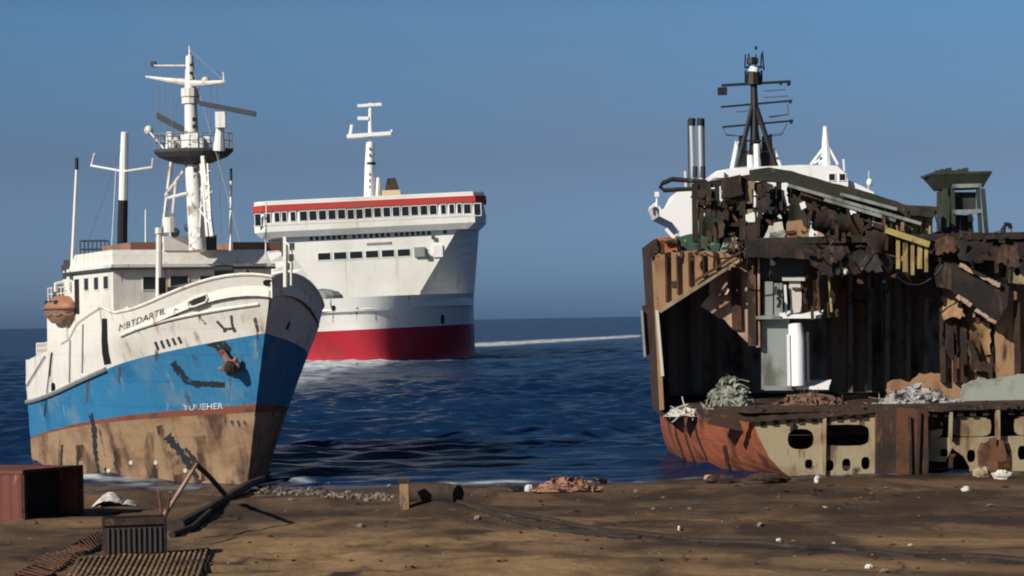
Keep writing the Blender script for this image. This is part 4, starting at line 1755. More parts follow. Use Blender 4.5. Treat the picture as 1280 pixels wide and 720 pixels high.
mb.build('rust_hole', 'rust_dark', shell)

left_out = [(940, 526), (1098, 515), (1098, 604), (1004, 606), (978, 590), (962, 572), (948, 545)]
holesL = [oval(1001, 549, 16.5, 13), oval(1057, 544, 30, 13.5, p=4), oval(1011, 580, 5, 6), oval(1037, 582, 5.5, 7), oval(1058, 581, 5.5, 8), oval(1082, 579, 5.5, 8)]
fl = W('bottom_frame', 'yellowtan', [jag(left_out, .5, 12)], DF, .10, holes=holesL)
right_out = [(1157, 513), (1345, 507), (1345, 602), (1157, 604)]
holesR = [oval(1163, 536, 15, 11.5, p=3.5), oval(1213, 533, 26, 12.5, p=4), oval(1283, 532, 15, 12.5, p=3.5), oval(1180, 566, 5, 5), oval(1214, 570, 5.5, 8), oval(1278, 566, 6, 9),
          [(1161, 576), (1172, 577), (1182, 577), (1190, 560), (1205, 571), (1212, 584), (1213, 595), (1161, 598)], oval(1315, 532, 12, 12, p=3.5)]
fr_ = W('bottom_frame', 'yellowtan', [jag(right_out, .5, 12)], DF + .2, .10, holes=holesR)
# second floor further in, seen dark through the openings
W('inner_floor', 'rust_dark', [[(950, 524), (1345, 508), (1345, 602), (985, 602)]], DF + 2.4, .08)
# flanges on the frames: top flange, stiffener between the openings
def bar(mb, p, q, w_, Y, dep=.25):
    a, b_ = P(*p, Y), P(*q, Y)
    d = (b_ - a).normalized()
    n_ = d.cross(Vector((0, 1, 0))).normalized() * w_ / 2
    mb.box(a - n_ - Vector((0, dep, 0)), b_ - a, n_ * 2, Vector((0, dep, 0)))
    return mb


for (p, q, w_, m_) in (((1030, 521), (1029, 604), .16, 'yellowtan'), ((1096, 515), (1096, 603), .2, 'rust'), ((1188, 515), (1187, 548), .14, 'yellowtan'), ((1246, 512), (1247, 598), .2, 'yellowtan'), ((1158, 516), (1157, 602), .2, 'rust'), ((990, 527), (988, 538), .1, 'rust_dark')):
    bar(MB(), p, q, w_, DF).build('stiffener', m_, fl if p[0] < 1110 else fr_)
for x0, x1, par, y0, y1 in ((946, 1098, fl, 526, 516), (1160, 1330, fr_, 513, 508)):
    n = int((x1 - x0) / 16)
    for i in range(n):
        x = x0 + 8 + i * 16
        y = y0 + (y1 - y0) * (x - x0) / (x1 - x0)
        bar(MB(), (x - 3.5, y + 5), (x + 3.5, y + 5), .26, DF, .06).build('scallop', 'rust_dark', par)
# brown centre plate between the frames
W('centre_girder', 'rust_dark', [jag([(1097, 512), (1123, 511), (1121, 603), (1098, 604)], .8, 10)], DF - .5, .1)
W('centre_plate', 'rust', [jag([(1122, 510), (1160, 511), (1160, 604), (1119, 605)], .8, 10)], DF - .9, .1)
for p, q in (((1136, 520), (1138, 600)), ((1149, 515), (1146, 602))):
    bar(MB(), p, q, .12, DF - .9, .18).build('stiffener', 'rust_dark', wreck)
# tank top (floor of the hold)
slab('tank_top', 'rust_dark', [(P(935, 520, DF).x, DF - .2), (P(1345, 510, DF).x, DF - .2), (P(1345, 510, DF).x, DB + 1), (P(816, 505, DB).x, DB + 1), (P(824, 508, DF + 12).x, DF + 11)], ztank, ztank + .18)
W('tank_top_edge', 'rust_dark', [jag([(880, 517), (945, 521), (1100, 511), (1345, 505), (1345, 509), (1100, 516), (940, 528), (882, 523)], 1.2, 7)], DF - .3, .12)

W('tank_side', 'rust_dark', [[(868, 512), (1345, 505), (1345, 540), (955, 545), (884, 530)]], DF + 1.2, .06)
# --- back bulkhead: vertical plates of corrugated steel
mb = MB()
xa, xb = P(815, 400, DB).x, P(1345, 400, DB).x
zt, zb_ = P(1000, 296, DB).z, ztank
n = 66
rws = [[], []]
for i in range(n + 1):
    x = xa + (xb - xa) * i / n
    yy = DB + (.0 if (i // 2) % 2 else .35)
    rws[0].append(Vector((x, yy, zb_)))
    rws[1].append(Vector((x, yy, zt)))
mb.grid(rws)
bulk = mb.build('bulkhead', 'bulk', wreck)
for i, px_ in enumerate((1062, 1086, 1108, 1134, 1156)):
    mb = MB()
    bar(mb, (px_, 345), (px_ - 1, 512), .28, DB - .2, .5)
    mb.build('stiffener', 'bulk', bulk)
# left wall of the hold: ship's side with its web frames
xw = P(824, 400, DF + 11).x
mb = MB()
o_ = P(818, 300, 107)
zt_l, zb_l = P(816, 300, 108).z, P(830, 512, DF + 11).z - .2
mb.box8([Vector((P(826, 510, 109).x, 109, zb_l)), Vector((P(826, 510, 109).x + .2, 109, zb_l)), Vector((xa + .1, DB, zb_l)), Vector((xa - .1, DB, zb_l)),
         Vector((P(815, 300, 109).x, 109, zt_l)), Vector((P(815, 300, 109).x + .2, 109, zt_l)), Vector((xa - .3, DB, zt_l)), Vector((xa - .5, DB, zt_l))])
sidew = mb.build('side_shell', 'rust_dark', wreck)
for Yk in (111.5, 114, 116.5, 119):
    mb = MB()
    x_ = P(822, 400, 109).x + (xa - P(822, 400, 109).x) * (Yk - 109) / (DB - 109)
    mb.box(Vector((x_ + .15, Yk, zb_l)), Vector((.45, 0, 0)), Vector((0, .12, 0)), Zv * (zt_l - zb_l))
    mb.build('web_frame', 'rust_dark', sidew)
# lit edge of the shell with its flange, and upper tan bracket
bar(MB(), (816, 300), (827, 512), .22, 108.9, .3).build('shell_edge', 'tanrust', sidew)
bar(MB(), (821, 388), (828, 470), .14, 108.6, .2).build('edge_flange', 'paleplate', sidew)
_b = MB()
plate_mesh(_b, [(818, 318), (862, 313), (905, 316), (922, 322), (870, 356), (824, 389)], 108, .12)
bvh_br = _b.bvh()
W('shell_bracket', 'tanrust', [jag([(818, 318), (862, 313), (905, 316), (922, 322), (870, 356), (824, 389)], 1.3, 4)], 108, .12, sidew)
for x_, y0_, y1_ in ((832, 320, 378), (846, 318, 368), (861, 316, 358), (878, 317, 348), (894, 318, 338)):
    bar(MB(), (x_, y0_), (x_ + 1, y1_), .09, 107.9, .14).build('bracket_rib', 'rust', sidew)
    stroke(MB(), bvh_br, [(x_ + 5, y0_ + 2), (x_ + 5, y0_ + 26)], lambda t: 5 - 3 * t, .015, jit=.3, step=3).build('rust_run', 'ruststain', sidew)
bar(MB(), (824, 389), (926, 323), .22, 107.9, .25).build('bracket_flange', 'yellowtan', sidew)
bar(MB(), (868, 352), (930, 312), .14, 107.7, .2).build('bracket_flange', 'rust', sidew)
W('rust_hole', 'rust_dark', [jag([(839, 352), (847, 350), (849, 358), (840, 360)], 1, 4)], 107.94, .05, sidew)
# fender post outboard of the shell
W('side_ladder', 'rust_dark', [[(803, 382), (815, 380), (815, 440), (806, 446)]], 109.5, .5, sidew)
bar(MB(), (802, 388), (806, 446), .12, 109.4, .12).build('ladder_rail', 'grey', sidew)

# --- pinkish plate and the dark post
W('torn_plate', 'pinkplate', [jag([(876, 382), (890, 366), (899, 348), (910, 335), (930, 326), (938, 330), (938, 432), (905, 400)], 1.2, 8)], 109.3, .1)
bar(MB(), (919, 334), (921, 412), .5, 109.2, .1).build('plate_stripe', 'rust', wreck)
bar(MB(), (939, 282), (941, 432), .5, 108.6, .4).build('hold_post', 'rust_dark', wreck)
bar(MB(), (946, 300), (947, 434), .2, 108.5, .3).build('hold_post', 'pinkplate', wreck)

# --- stair trunk in the middle of the hold
DT = 108.0
W('trunk_wall', 'greygreen', [rect(952, 396, 987, 487)], DT + .6, .12)
W('trunk_wall', 'darkgrey', [jag(rect(943, 302, 1004, 350), 1, 10)], DT + .8, .1)
tw = W('trunk_panel', 'grey', [rect(955, 352, 966, 394)], DT + .5, .1)
W('trunk_panel', 'greygreen', [rect(968, 354, 978, 394)], DT + .5, .1)
W('trunk_panel', 'rust', [rect(1003, 352, 1010, 392)], DT + .6, .1)
W('trunk_panel', 'tanrust', [rect(1016, 350, 1022, 392)], DT + .9, .1)
mb = MB()
mb.tube([P(997, 482, DT), P(996, 424, DT), P(994, 405, DT + .1)], [.42, .42, .36], 12)
mb.build('white_column', 'white_far', wreck, smooth=True)
bar(MB(), (985, 418), (986, 482), .15, DT - .2, .12).build('white_pipe', 'white_far', wreck)
bar(MB(), (1009, 415), (1010, 478), .13, DT, .12).build('trunk_pipe', 'darkgrey', wreck)
W('white_panel', 'paleplate', [jag([(987, 352), (1001, 350), (1001, 390), (988, 392)], 1, 7)], DT + .2, .1)
bar(MB(), (981, 356), (983, 394), .12, DT, .1).build('trunk_pipe', 'white', wreck)


def ledge(name, x0, x1, y, dep, m, lift=6):
    """deck ledge standing out towards the shore; the sun lights its sloping top"""
    mb = MB()
    a, b_ = P(x0, y, DT), P(x1, y, DT)
    up = Zv * lift * DT / FPX
    mb.box8([a, b_, b_ + Vector((.3, 1.0, 0)) + up, a + Vector((.1, 1.0, 0)) + up,
             a + Zv * .14, b_ + Zv * .14, b_ + Vector((.3, 1.0, .14)) + up, a + Vector((.1, 1.0, .14)) + up])
    return mb.build(name, m, wreck)


ledge('deck_ledge', 975, 1026, 398, 1, 'white_far', 7)
ledge('deck_ledge', 945, 978, 399, 1, 'greygreen', 3)
ledge('deck_ledge', 994, 1036, 487, 1, 'white_far', 8)
ledge('deck_ledge', 955, 995, 488, 1, 'grey', 3)
ledge('deck_ledge', 978, 1006, 351, 1, 'paleplate', 4)
for x in (1021, 1036):
    bar(MB(), (x, 345), (x + 3, 390), .1, DT + .4, .1).build('hanging_bar', 'yellow' if x > 1030 else 'rust', wreck)
for x0, y0, x1, y1 in ((1048, 304, 1051, 336),):
    bar(MB(), (x0, y0), (x1, y1), .14, DT - .6, .1).build('hanging_bar', 'grey', wreck)
for x, y in ((1047, 339), (1057, 339)):
    mb = MB()
    mb.ball(P(x, y, DT - .6), .16, .16, .2, 0, 8, 6)
    mb.build('chain_block', 'paleplate', wreck)

# --- deck remains across the top
zdk = P(1000, 303, 108).z
slab('main_deck', 'soot', [(P(945, 300, 107).x, 107.2), (P(1100, 300, 107).x, 106.6), (P(1180, 300, 106).x, 106.2), (P(1345, 300, 106).x, 106.2), (P(1345, 300, 106).x, DB + .5), (P(1000, 300, DB).x, DB + .5), (P(945, 300, 113).x, 113)], zdk - .1, zdk + .25)
slab('main_deck', 'soot', [(P(818, 300, 109).x, 109.5), (P(946, 300, 112).x, 113), (P(1000, 300, DB).x, DB + .5), (xa, DB + .5)], zdk - .1, zdk + .2)
W('deck_beam', 'soot', [jag([(932, 300), (1060, 306), (1062, 318), (1045, 330), (1040, 345), (1028, 342), (1010, 325), (980, 322), (932, 322)], 1.4, 8)], 107, .3)
W('deck_beam', 'soot', [jag([(1040, 298), (1110, 300), (1116, 330), (1098, 346), (1078, 338), (1062, 326), (1040, 330)], 1.6, 8)], 107.4, .3)
# hanging torn hull side, upper right: big dark folded plate
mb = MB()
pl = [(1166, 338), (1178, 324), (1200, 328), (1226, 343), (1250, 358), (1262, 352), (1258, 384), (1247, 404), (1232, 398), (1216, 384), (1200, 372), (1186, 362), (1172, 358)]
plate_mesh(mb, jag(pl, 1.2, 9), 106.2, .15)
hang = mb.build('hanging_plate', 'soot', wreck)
for p, q, w_ in (((1199, 331), (1249, 357), .2), ((1196, 370), (1213, 382), .2), ((1219, 388), (1244, 404), .18)):
    mb = MB()
    pts = resample([p, q], 5)
    for a, b_ in zip(pts[:-1], pts[1:]):
        bar(mb, (a[0], a[1] + random.uniform(-1, 1)), (b_[0], b_[1] + random.uniform(-1, 1)), w_ * random.uniform(.7, 1.2), 106.1, .2)
    mb.build('torn_rim', 'pinkplate', hang)
W('upper_side', 'soot', [jag([(1168, 302), (1195, 290), (1240, 298), (1278, 303), (1345, 310), (1345, 345), (1262, 350), (1240, 346), (1205, 330), (1180, 322), (1165, 330)], 1.5, 8)], 106.4, .4)
W('upper_side', 'rust_dark', [jag([(1150, 300), (1172, 296), (1186, 318), (1170, 345), (1140, 352), (1150, 330)], 1.5, 8)], 106.9, .3)
# right part of the hold
W('right_bulkhead', 'tanrust', [jag([(1176, 372), (1262, 372), (1345, 370), (1345, 500), (1176, 500)], .8, 12)], 108.4, .12)
W('right_post', 'tanrust', [jag([(1252, 366), (1272, 362), (1276, 470), (1246, 475), (1244, 420)], .8, 9)], 107.2, .12)
for x, w_, m_ in ((1177, .22, 'rust_dark'), (1192, .14, 'rust_dark'), (1203, .3, 'rust_dark'), (1221, .18, 'rust'), (1238, .12, 'rust_dark'), (1270, .25, 'rust_dark')):
    bar(MB(), (x, 378), (x + 1, 478), w_, 108.3 if x < 1265 else 107.1, .3).build('stiffener', m_, wreck)
W('patch_plate', 'soot', [jag([(1179, 402), (1192, 408), (1197, 440), (1190, 452), (1179, 430)], 1.5, 5)], 108.0, .08)
W('patch_plate', 'rust_dark', [jag([(1209, 425), (1218, 430), (1224, 452), (1248, 456), (1244, 466), (1214, 464)], 1.5, 5)], 107.7, .08)
W('corner_bracket', 'yellowtan', [jag([(1262, 328), (1345, 322), (1345, 360), (1282, 356), (1262, 354)], .8, 9)], 105.8, .12, holes=[oval(1272, 340, 4, 5)])
W('low_coaming', 'tanrust', [jag([(1108, 480), (1122, 474), (1138, 478), (1150, 468), (1172, 466), (1186, 476), (1205, 472), (1222, 464), (1222, 506), (1108, 508)], 1.6, 4)], 108.6, .1)

# --- sloping conveyor-like deck edge from the top left down to the right
tr = MB()
a0, a1 = (938, 216), (1168, 262)
plate_mesh(tr, jag([(938, 212), (962, 209), (990, 214), (1040, 228), (1100, 245), (1140, 258), (1168, 262), (1168, 272), (1120, 268), (1075, 262), (1030, 246), (985, 228), (940, 226)], .8, 9), 106.8, .5)
sl_ = tr.build('sloping_deck', 'deckgreen', wreck)
mb = MB()
plate_mesh(mb, jag([(1000, 238), (1040, 250), (1090, 266), (1118, 268), (1112, 300), (1072, 298), (1050, 300), (1020, 284), (1004, 262)], 1.5, 8), 107.2, .3)
mb.build('torn_deck', 'deckgreen', wreck)
mb = MB()
for p, q in (((985, 232), (1150, 280)), ((1030, 250), (1118, 276)), ((1050, 243), (1120, 262))):
    bar(mb, p, q, .16, 106.6, .3)
mb.build('deck_girder', 'greygreen', sl_)
# upper deck wreckage on the left
for pl_, m_, Yk in (([(866, 296), (900, 292), (940, 294), (1010, 288), (1012, 306), (940, 308), (900, 318), (862, 318)], 'soot', 109),
                  ([(903, 246), (928, 240), (932, 270), (930, 296), (903, 298)], 'deckgreen', 109.4),
                  ([(950, 270), (962, 262), (985, 268), (990, 292), (950, 296)], 'soot', 109.3),
                  ([(984, 232), (1004, 240), (1012, 262), (1008, 290), (986, 290), (990, 262)], 'deckgreen', 109),
                  ([(868, 236), (886, 232), (896, 250), (884, 258), (868, 256)], 'rust_dark', 109.5),
                  ([(940, 226), (966, 230), (968, 246), (956, 242), (946, 244)], 'rust_dark', 109.2),
                  ([(880, 270), (900, 266), (903, 296), (884, 298)], 'deckgreen', 109.6)):
    W('upper_deck', m_, [jag(pl_, 1.5, 6)], Yk, .25)
for p, q, w_ in (((866, 264), (940, 258), .3), ((868, 234), (940, 222), .35), ((940, 262), (1008, 268), .25), ((886, 282), (945, 280), .2)):
    bar(MB(), p, q, w_, 108.9, .3).build('upper_beam', 'soot', wreck)
for x, w_, m_ in ((868, .3, 'soot'), (885, .25, 'deckgreen'), (896, .22, 'soot'), (906, .3, 'soot'), (927, .3, 'soot'), (949, .25, 'rust_dark'), (973, .25, 'soot'), (992, .3, 'deckgreen')):
    bar(MB(), (x, 226 + (x % 9)), (x + 1, 302), w_, 108.8, .3).build('upper_post', m_, wreck)
W('torn_panel', 'yellowtan', [jag([(930, 222), (944, 226), (941, 265), (932, 268)], 1, 6)], 108.6, .06)
W('torn_panel', 'paleplate', [jag([(966, 232), (980, 238), (984, 262), (976, 264), (974, 246), (966, 246)], 1, 5)], 108.5, .06)
W('torn_panel', 'paleplate', [jag([(952, 304), (962, 282), (978, 276), (982, 302)], 1, 6)], 107.6, .06)
W('torn_panel', 'tanrust', [jag([(984, 276), (1012, 274), (1012, 298), (984, 300)], 1, 6)], 107.7, .06)
W('torn_panel', 'pinkplate', [jag([(1022, 286), (1030, 276), (1038, 298), (1020, 298)], 1, 6)], 107.0, .06)
W('torn_panel', 'paleplate', [jag([(944, 244), (951, 240), (954, 268), (946, 270)], .8, 5)], 108.6, .06)
W('torn_panel', 'white_far', [jag([(959, 262), (970, 258), (976, 266), (962, 268)], .8, 4)], 108.5, .06)
W('torn_panel', 'white_far', [jag([(1062, 260), (1068, 258), (1070, 266), (1064, 268)], .8, 3)], 106.4, .06)
W('torn_panel', 'white_far', [jag([(1000, 254), (1006, 252), (1008, 260), (1002, 262)], .6, 3)], 106.9, .06)
W('torn_panel', 'greygreen', [jag([(905, 298), (922, 296), (920, 316), (900, 316)], .8, 5)], 108.4, .06)
W('torn_panel', 'green', [jag([(846, 296), (864, 292), (900, 298), (898, 320), (850, 320)], 1.6, 6)], 108.6, .3)
W('rusty_winch', 'orangerust', [jag([(816, 300), (826, 296), (846, 298), (848, 320), (816, 320)], 1.4, 5)], 108.4, .7)
W('rusty_winch', 'rust_dark', [jag([(813, 302), (822, 299), (823, 318), (812, 322)], 1.2, 5)], 108, .5)

# yellow gallery on the right
W('yellow_panel', 'yellow', [jag([(1113, 266), (1166, 268), (1166, 306), (1150, 300), (1113, 288)], .6, 9)], 107.6, .1)
for i in range(5):
    bar(MB(), (1118 + i * 11, 268), (1118 + i * 11, 288 + i * 3), .09, 107.5, .1).build('panel_rib', 'yellowtan', wreck)
bar(MB(), (1106, 288), (1160, 306), .3, 105.9, .4).build('yellow_beam', 'yellow', wreck)
for i, x in enumerate((1122, 1131, 1140, 1149, 1157)):
    bar(MB(), (x, 300 + i * 2.0), (x, 336 + (i % 3) * 4), .16 + .06 * (i % 2), 106.0, .2).build('yellow_post', 'yellow', wreck)
W('yellow_panel', 'yellow', [jag([(1138, 306), (1152, 308), (1152, 330), (1140, 336)], 1, 6)], 107.6, .05)
for x in (1091, 1106):
    bar(MB(), (x, 262), (x + 1, 322), .14, 106.9, .14).build('gallery_post', 'yellowtan', wreck)
for i in range(6):
    bar(MB(), (1091, 270 + i * 9), (1107, 271 + i * 9), .1, 106.85, .1).build('gallery_rung', 'yellowtan', wreck)
mb = MB()
mb.ball(P(1104, 330, 106.6), .75, .5, .65, 0, 12, 8, .1)
mb.build('dark_drum', 'black', wreck)
W('gallery_roof', 'rust_dark', [jag([(1108, 256), (1172, 258), (1172, 268), (1110, 268)], .8, 8)], 106.9, .9)

# winch tower on the right
D_T = 108.5
tb = MB()
o_ = [P(1164, 222, D_T), P(1240, 219, D_T)]
tp = P(1204, 219, D_T)
k_ = D_T / FPX
tb.box8([P(1178, 236, D_T), P(1229, 234, D_T), P(1229, 234, D_T) + Vector((0, 2.2, 0)), P(1178, 236, D_T) + Vector((0, 2.2, 0)),
         P(1166, 218, D_T - .4), P(1240, 216, D_T - .4), P(1240, 216, D_T) + Vector((0, 2.8, 0)), P(1166, 218, D_T) + Vector((0, 2.8, 0))])
tb.box(P(1166, 218, D_T - .4), Vector((74 * k_, 0, 0)), Vector((0, 3.2, 0)), Zv * .12)
top_ = tb.build('tower_top', 'towergreen', wreck)
tb = MB()
for i in range(6):
    tb.cbox(P(1172 + i * 7, 215, D_T + .6), .25, .3, .18 + .12 * (i % 3))
tb.build('top_gear', 'towergreen', top_)
for x0, x1 in ((1181, 1178), (1190, 1192), (1222, 1226), (1228, 1234)):
    for dy in (0, 2.0):
        bar(MB(), (x0, 236), (x1, 305), .26 if x0 < 1185 else .18, D_T + dy, .2).build('tower_leg', 'towergreen', wreck)
W('tower_panel', 'towergreen', [rect(1193, 240, 1220, 262)], D_T + .3, .1)
W('tower_panel', 'towergreen', [rect(1178, 238, 1191, 300)], D_T + .5, 1.5)
bar(MB(), (1190, 233), (1226, 232), .2, D_T - .1, .2).build('tower_rail', 'greygreen', wreck)
bar(MB(), (1190, 265), (1226, 264), .2, D_T - .1, .2).build('tower_rail', 'greygreen', wreck)
W('tower_machine', 'black', [jag([(1194, 268), (1216, 268), (1218, 300), (1192, 302)], 1, 6)], D_T + .6, 1.0)
W('tower_base', 'rust_dark', [jag([(1172, 290), (1192, 286), (1232, 292), (1240, 306), (1170, 306)], 1.4, 7)], D_T - .3, 1.5)
mb = MB()
mb.tube([P(1254, 302, 107), P(1254, 286, 107), P(1257, 280, 107), P(1262, 281, 107), P(1263, 286, 107)], .13, 7)
mb.build('davit', 'black', wreck)
mb = MB()
mb.tube([P(1232, 294, 107), P(1252, 288, 107)], .03, 5)
mb.tube([P(1264, 286, 107), P(1266, 303, 107)], .03, 5)
mb.build('davit_stay', 'darkgrey', wreck)

# twin exhaust pipes
for x0, x1 in ((866, 864), (876, 875)):
    mb = MB()
    mb.tube([P(x0 + 1, 232, 112), P(x1 + .5, 155, 112)], .165, 12)
    pp = mb.build('exhaust_pipe', 'silver', wreck, smooth=True)
    mb = MB()
    mb.tube([P(x1 + .5, 157, 112), P(x1 + 1, 148, 112)], .2, 12)
    mb.build('pipe_cap', 'black', pp)
    mb = MB()
    mb.tube([P(x0 + 1.5, 222, 112), P(x0 + 1.5, 208, 112)], .19, 10)
    mb.build('pipe_clamp', 'darkgrey', pp)
for x in (861, 881):
    bar(MB(), (x, 234), (x - 1, 150), .07, 112, .07).build('pipe_support', 'darkgrey', wreck)
for x0, x1, m_ in ((866, 873, 'greygreen'), (874, 880, 'deckgreen'), (882, 894, 'deckgreen')):
    W('pipe_trunk', m_, [rect(x0, 236, x1, 300)], 110, .4)
mb = MB()
mb.tube([P(826 + 2, 229, 111), P(840, 224, 111), P(866, 226, 111), P(884, 228, 111)], .13, 8)
mb.tube([P(828, 229, 111), P(825, 234, 111), P(830, 238, 111), P(846, 237, 111), P(866, 236, 111)], .12, 8)
mb.build('bent_pipe', 'soot', wreck)
W('deck_box', 'rust_dark', [jag([(903, 222), (925, 218), (928, 244), (903, 248)], 1, 6)], 108.2, .8)

# --- white upperworks behind the cut
D_S = 130.0
up = MB()
zb0_ = P(900, 310, D_S).z
def wp(poly, Y, th):
    plate_mesh(up, poly, Y, th)
wp([(895, 214), (915, 210), (1000, 206), (1046, 207), (1056, 216), (1060, 224), (1060, 310), (895, 310)], D_S, 9)
wp([(1060, 224.5), (1078, 233), (1092, 240), (1094, 246), (1094, 310), (1060.2, 310)], D_S + .5, 8)
wp([(892, 216), (905, 214), (905, 222), (892, 222)], D_S - .3, 3)
sup = up.build('superstructure', 'white_far', wreck)
for x in (1040, 1053):
    c = (P(x, 225, D_S) + P(x, 218, D_S)) / 2
    pane_on(c + Vector((0, -.005, 0)), R_, Zv, Vector((0, -1, 0)), .36, .4, sup, fr=.06)
mb = MB()
plate_mesh(mb, [(818, 256), (820, 252), (827, 262), (838, 256), (846, 240), (868, 236), (890, 232), (890, 305), (852, 305), (850, 290), (840, 278), (824, 270)], D_S - 4, 6)
wing = mb.build('bridge_wing', 'white_far', wreck)
mb = MB()
mb.cbox(P(821, 243, D_S - 4), .25, .25, .3)
mb.tube([P(821, 246, D_S - 4), P(821, 262, D_S - 4)], .06, 5)
mb.build('wing_lamp', 'white_far', wing)
mb = MB()
plate_mesh(mb, [(816, 260), (820, 258), (820, 270), (817, 268)], D_S - 4.2, .3)
mb.build('wing_light', 'darkgrey', wing)
bar(MB(), (832, 286), (848, 304), .2, D_S - 4, .2).build('wing_brace', 'white_far', wing)
bar(MB(), (857, 234), (856, 214), .12, D_S - 4, .1).build('wing_pole', 'white', wing)
# white mast on the upperworks
mb = MB()
mb.tube([P(1033, 208, D_S + 2), P(1032, 176, D_S + 2), P(1031.5, 158, D_S + 2)], [.34, .22, .12], 8)
wm = mb.build('white_mast', 'white_far', wreck, smooth=True)
for p, q in (((1013, 206), (1031, 182)), ((1047, 206), (1034, 182)), ((1024, 206), (1032, 178)), ((1017, 204), (1030, 196))):
    bar(MB(), p, q, .14, D_S + 2, .14).build('mast_strut', 'white_far', wm)
bar(MB(), (1055, 214), (1054, 199), .1, D_S + 1, .1).build('aerial', 'white_far', wreck)
bar(MB(), (1085, 238), (1086, 214), .06, D_S + 1, .06).build('aerial', 'white', wreck)
mb = MB()
mb.ball(P(1087, 228, D_S + 1), .2, .2, .26, 0, 9, 6)
mb.build('lamp', 'white_far', wreck)

# black lattice mast
D_M = 132.0
km = D_M / FPX
mb = MB()
mb.tube([P(943, 210, D_M), P(943, 130, D_M), P(942, 96, D_M)], [.3, .24, .2], 8)
bmast = mb.build('lattice_mast', 'black', wreck)
for p, q, w_, dy in (((941, 130), (922, 208), .32, -.8), ((944, 130), (970, 208), .32, -.8), ((942, 134), (936, 208), .14, .8), ((943, 132), (953, 208), .14, .8)):
    mb = MB()
    mb.tube([P(*p, D_M), P(*q, D_M + dy)], w_ / 2, 7)
    mb.build('mast_leg', 'black', bmast)
for p, q in (((930, 176), (960, 176)), ((926, 190), (964, 190))):
    bar(MB(), p, q, .1, D_M - .4, .1).build('mast_brace', 'black', bmast)
for (x0, y0, x1, y1, w_) in ((902, 107, 988, 102, .16), (901, 134, 990, 126, .12), (903, 159, 991, 151, .12)):
    bar(MB(), (x0, y0), (x1, y1), w_, D_M, .16).build('crossarm', 'black', bmast)
for (x0, y0, x1, y1) in ((955, 114, 982, 112), (955, 122, 985, 120), (920, 140, 935, 139), (960, 146, 984, 143), (908, 168, 925, 170), (962, 168, 980, 167)):
    bar(MB(), (x0, y0), (x1, y1), .05, D_M, .05).build('wire_aerial', 'darkgrey', bmast)
for pts in ([(904, 160), (908, 169), (926, 170)], [(984, 130), (986, 143), (962, 147)], [(984, 155), (976, 169), (962, 170)]):
    mb = MB()
    mb.tube([P(x, y, D_M) for x, y in pts], .03, 5)
    mb.build('mast_wire', 'darkgrey', bmast)
mb = MB()
mb.cbox(P(903, 114, D_M), 11 * km, .5, 9 * km)
mb.build('radar_box', 'black', bmast)
mb = MB()
mb.cbox(P(986, 104, D_M), 4 * km, .3, 6 * km)
mb.cbox(P(976, 104, D_M), 3 * km, .3, 4 * km)
mb.cbox(P(989, 152, D_M), 3 * km, .3, 5 * km)
mb.cbox(P(988, 127, D_M), 3 * km, .3, 4 * km)
mb.build('arm_light', 'black', bmast)
mb = MB()
mb.tube([P(942, 106, D_M), P(942, 90, D_M)], [.5, .42], 9)
mb.tube([P(940, 80, D_M), P(940, 72, D_M)], [.35, .3], 9)
for x0, x1 in ((930, 932), (936, 936), (944, 945), (950, 952), (954, 953)):
    mb.tube([P(x0 + 1, 84 + (x0 % 5), D_M), P(x1, 62 + (x0 % 7), D_M)], .05, 5)
mb.cbox(P(942, 84, D_M), 22 * km, .3, 2.5 * km)
mb.cbox(P(941, 76, D_M), 13 * km, .4, 6 * km)
mb.cbox(P(945, 60, D_M), 3 * km, .2, 4 * km)
for x in (932, 952):
    mb.tube([P(x, 105, D_M), P(x, 88, D_M)], .07, 5)
mb.build('mast_head', 'black', bmast)
mb = MB()
mb.tube([P(942, 90, D_M - .1), P(943, 84, D_M - .1)], [.34, .3], 9)
mb.build('masthead_lamp', 'white_far', bmast)
for x0, x1 in ((923, 934), (952, 966)):
    W('mast_screen', 'black', [[(x0 + 1, 170), (x1 - 1, 168), (x1 + 1, 207), (x0, 208)]], D_M + .6, .3, bmast)
for x, y in ((939, 206), (946, 180)):
    mb = MB()
    mb.tube([P(x - 1 if x < 940 else x, 212, D_M - 1.2), P(x - 1 if x < 940 else x, 194 if x < 940 else 180, D_M - 1.2)], .2, 10)
    mb.build('vent_pipe', 'white_far', wreck, smooth=True)
for p, q in (((921, 176), (914, 212)), ((966, 186), (976, 212))):
    bar(MB(), p, q, .22, D_M + 1.0, .2).build('mast_strut', 'white_far', bmast)

# --- loose torn steel all over the cut edge (nobody could count it)
tm = {k_: MB() for k_ in ('soot', 'rust', 'deckgreen', 'paleplate', 'yellowtan')}
def shards(n, x0, y0, x1, y1, Y, smax, mats):
    for _ in range(n):
        x, y = random.uniform(x0, x1), random.uniform(y0, y1)
        s = random.uniform(.15, 1) * smax
        a = random.uniform(0, 6.28)
        pts = [(x + s * r * math.cos(a + t), y + s * r * math.sin(a + t) * .8) for t, r in ((0, 1), (.9, random.uniform(.3, .8)), (2.1, random.uniform(.4, .9)), (3.4, random.uniform(.6, 1.2)), (4.8, random.uniform(.3, .7)))]
        plate_mesh(tm[random.choice(mats)], pts, Y + random.uniform(-.6, .6), .05)
shards(26, 868, 236, 1010, 312, 108.0, 6.5, ['soot', 'soot', 'rust', 'deckgreen', 'soot', 'soot', 'deckgreen', 'paleplate', 'yellowtan'])
shards(16, 1000, 256, 1110, 312, 106.4, 6, ['soot', 'soot', 'deckgreen', 'deckgreen', 'rust'])
shards(12, 1160, 292, 1279, 312, 106.2, 6, ['soot', 'soot', 'rust', 'soot'])
shards(26, 820, 300, 945, 322, 107.6, 5, ['soot', 'rust', 'deckgreen', 'yellowtan'])
shards(14, 1020, 318, 1120, 352, 106.6, 6, ['soot', 'soot', 'rust'])
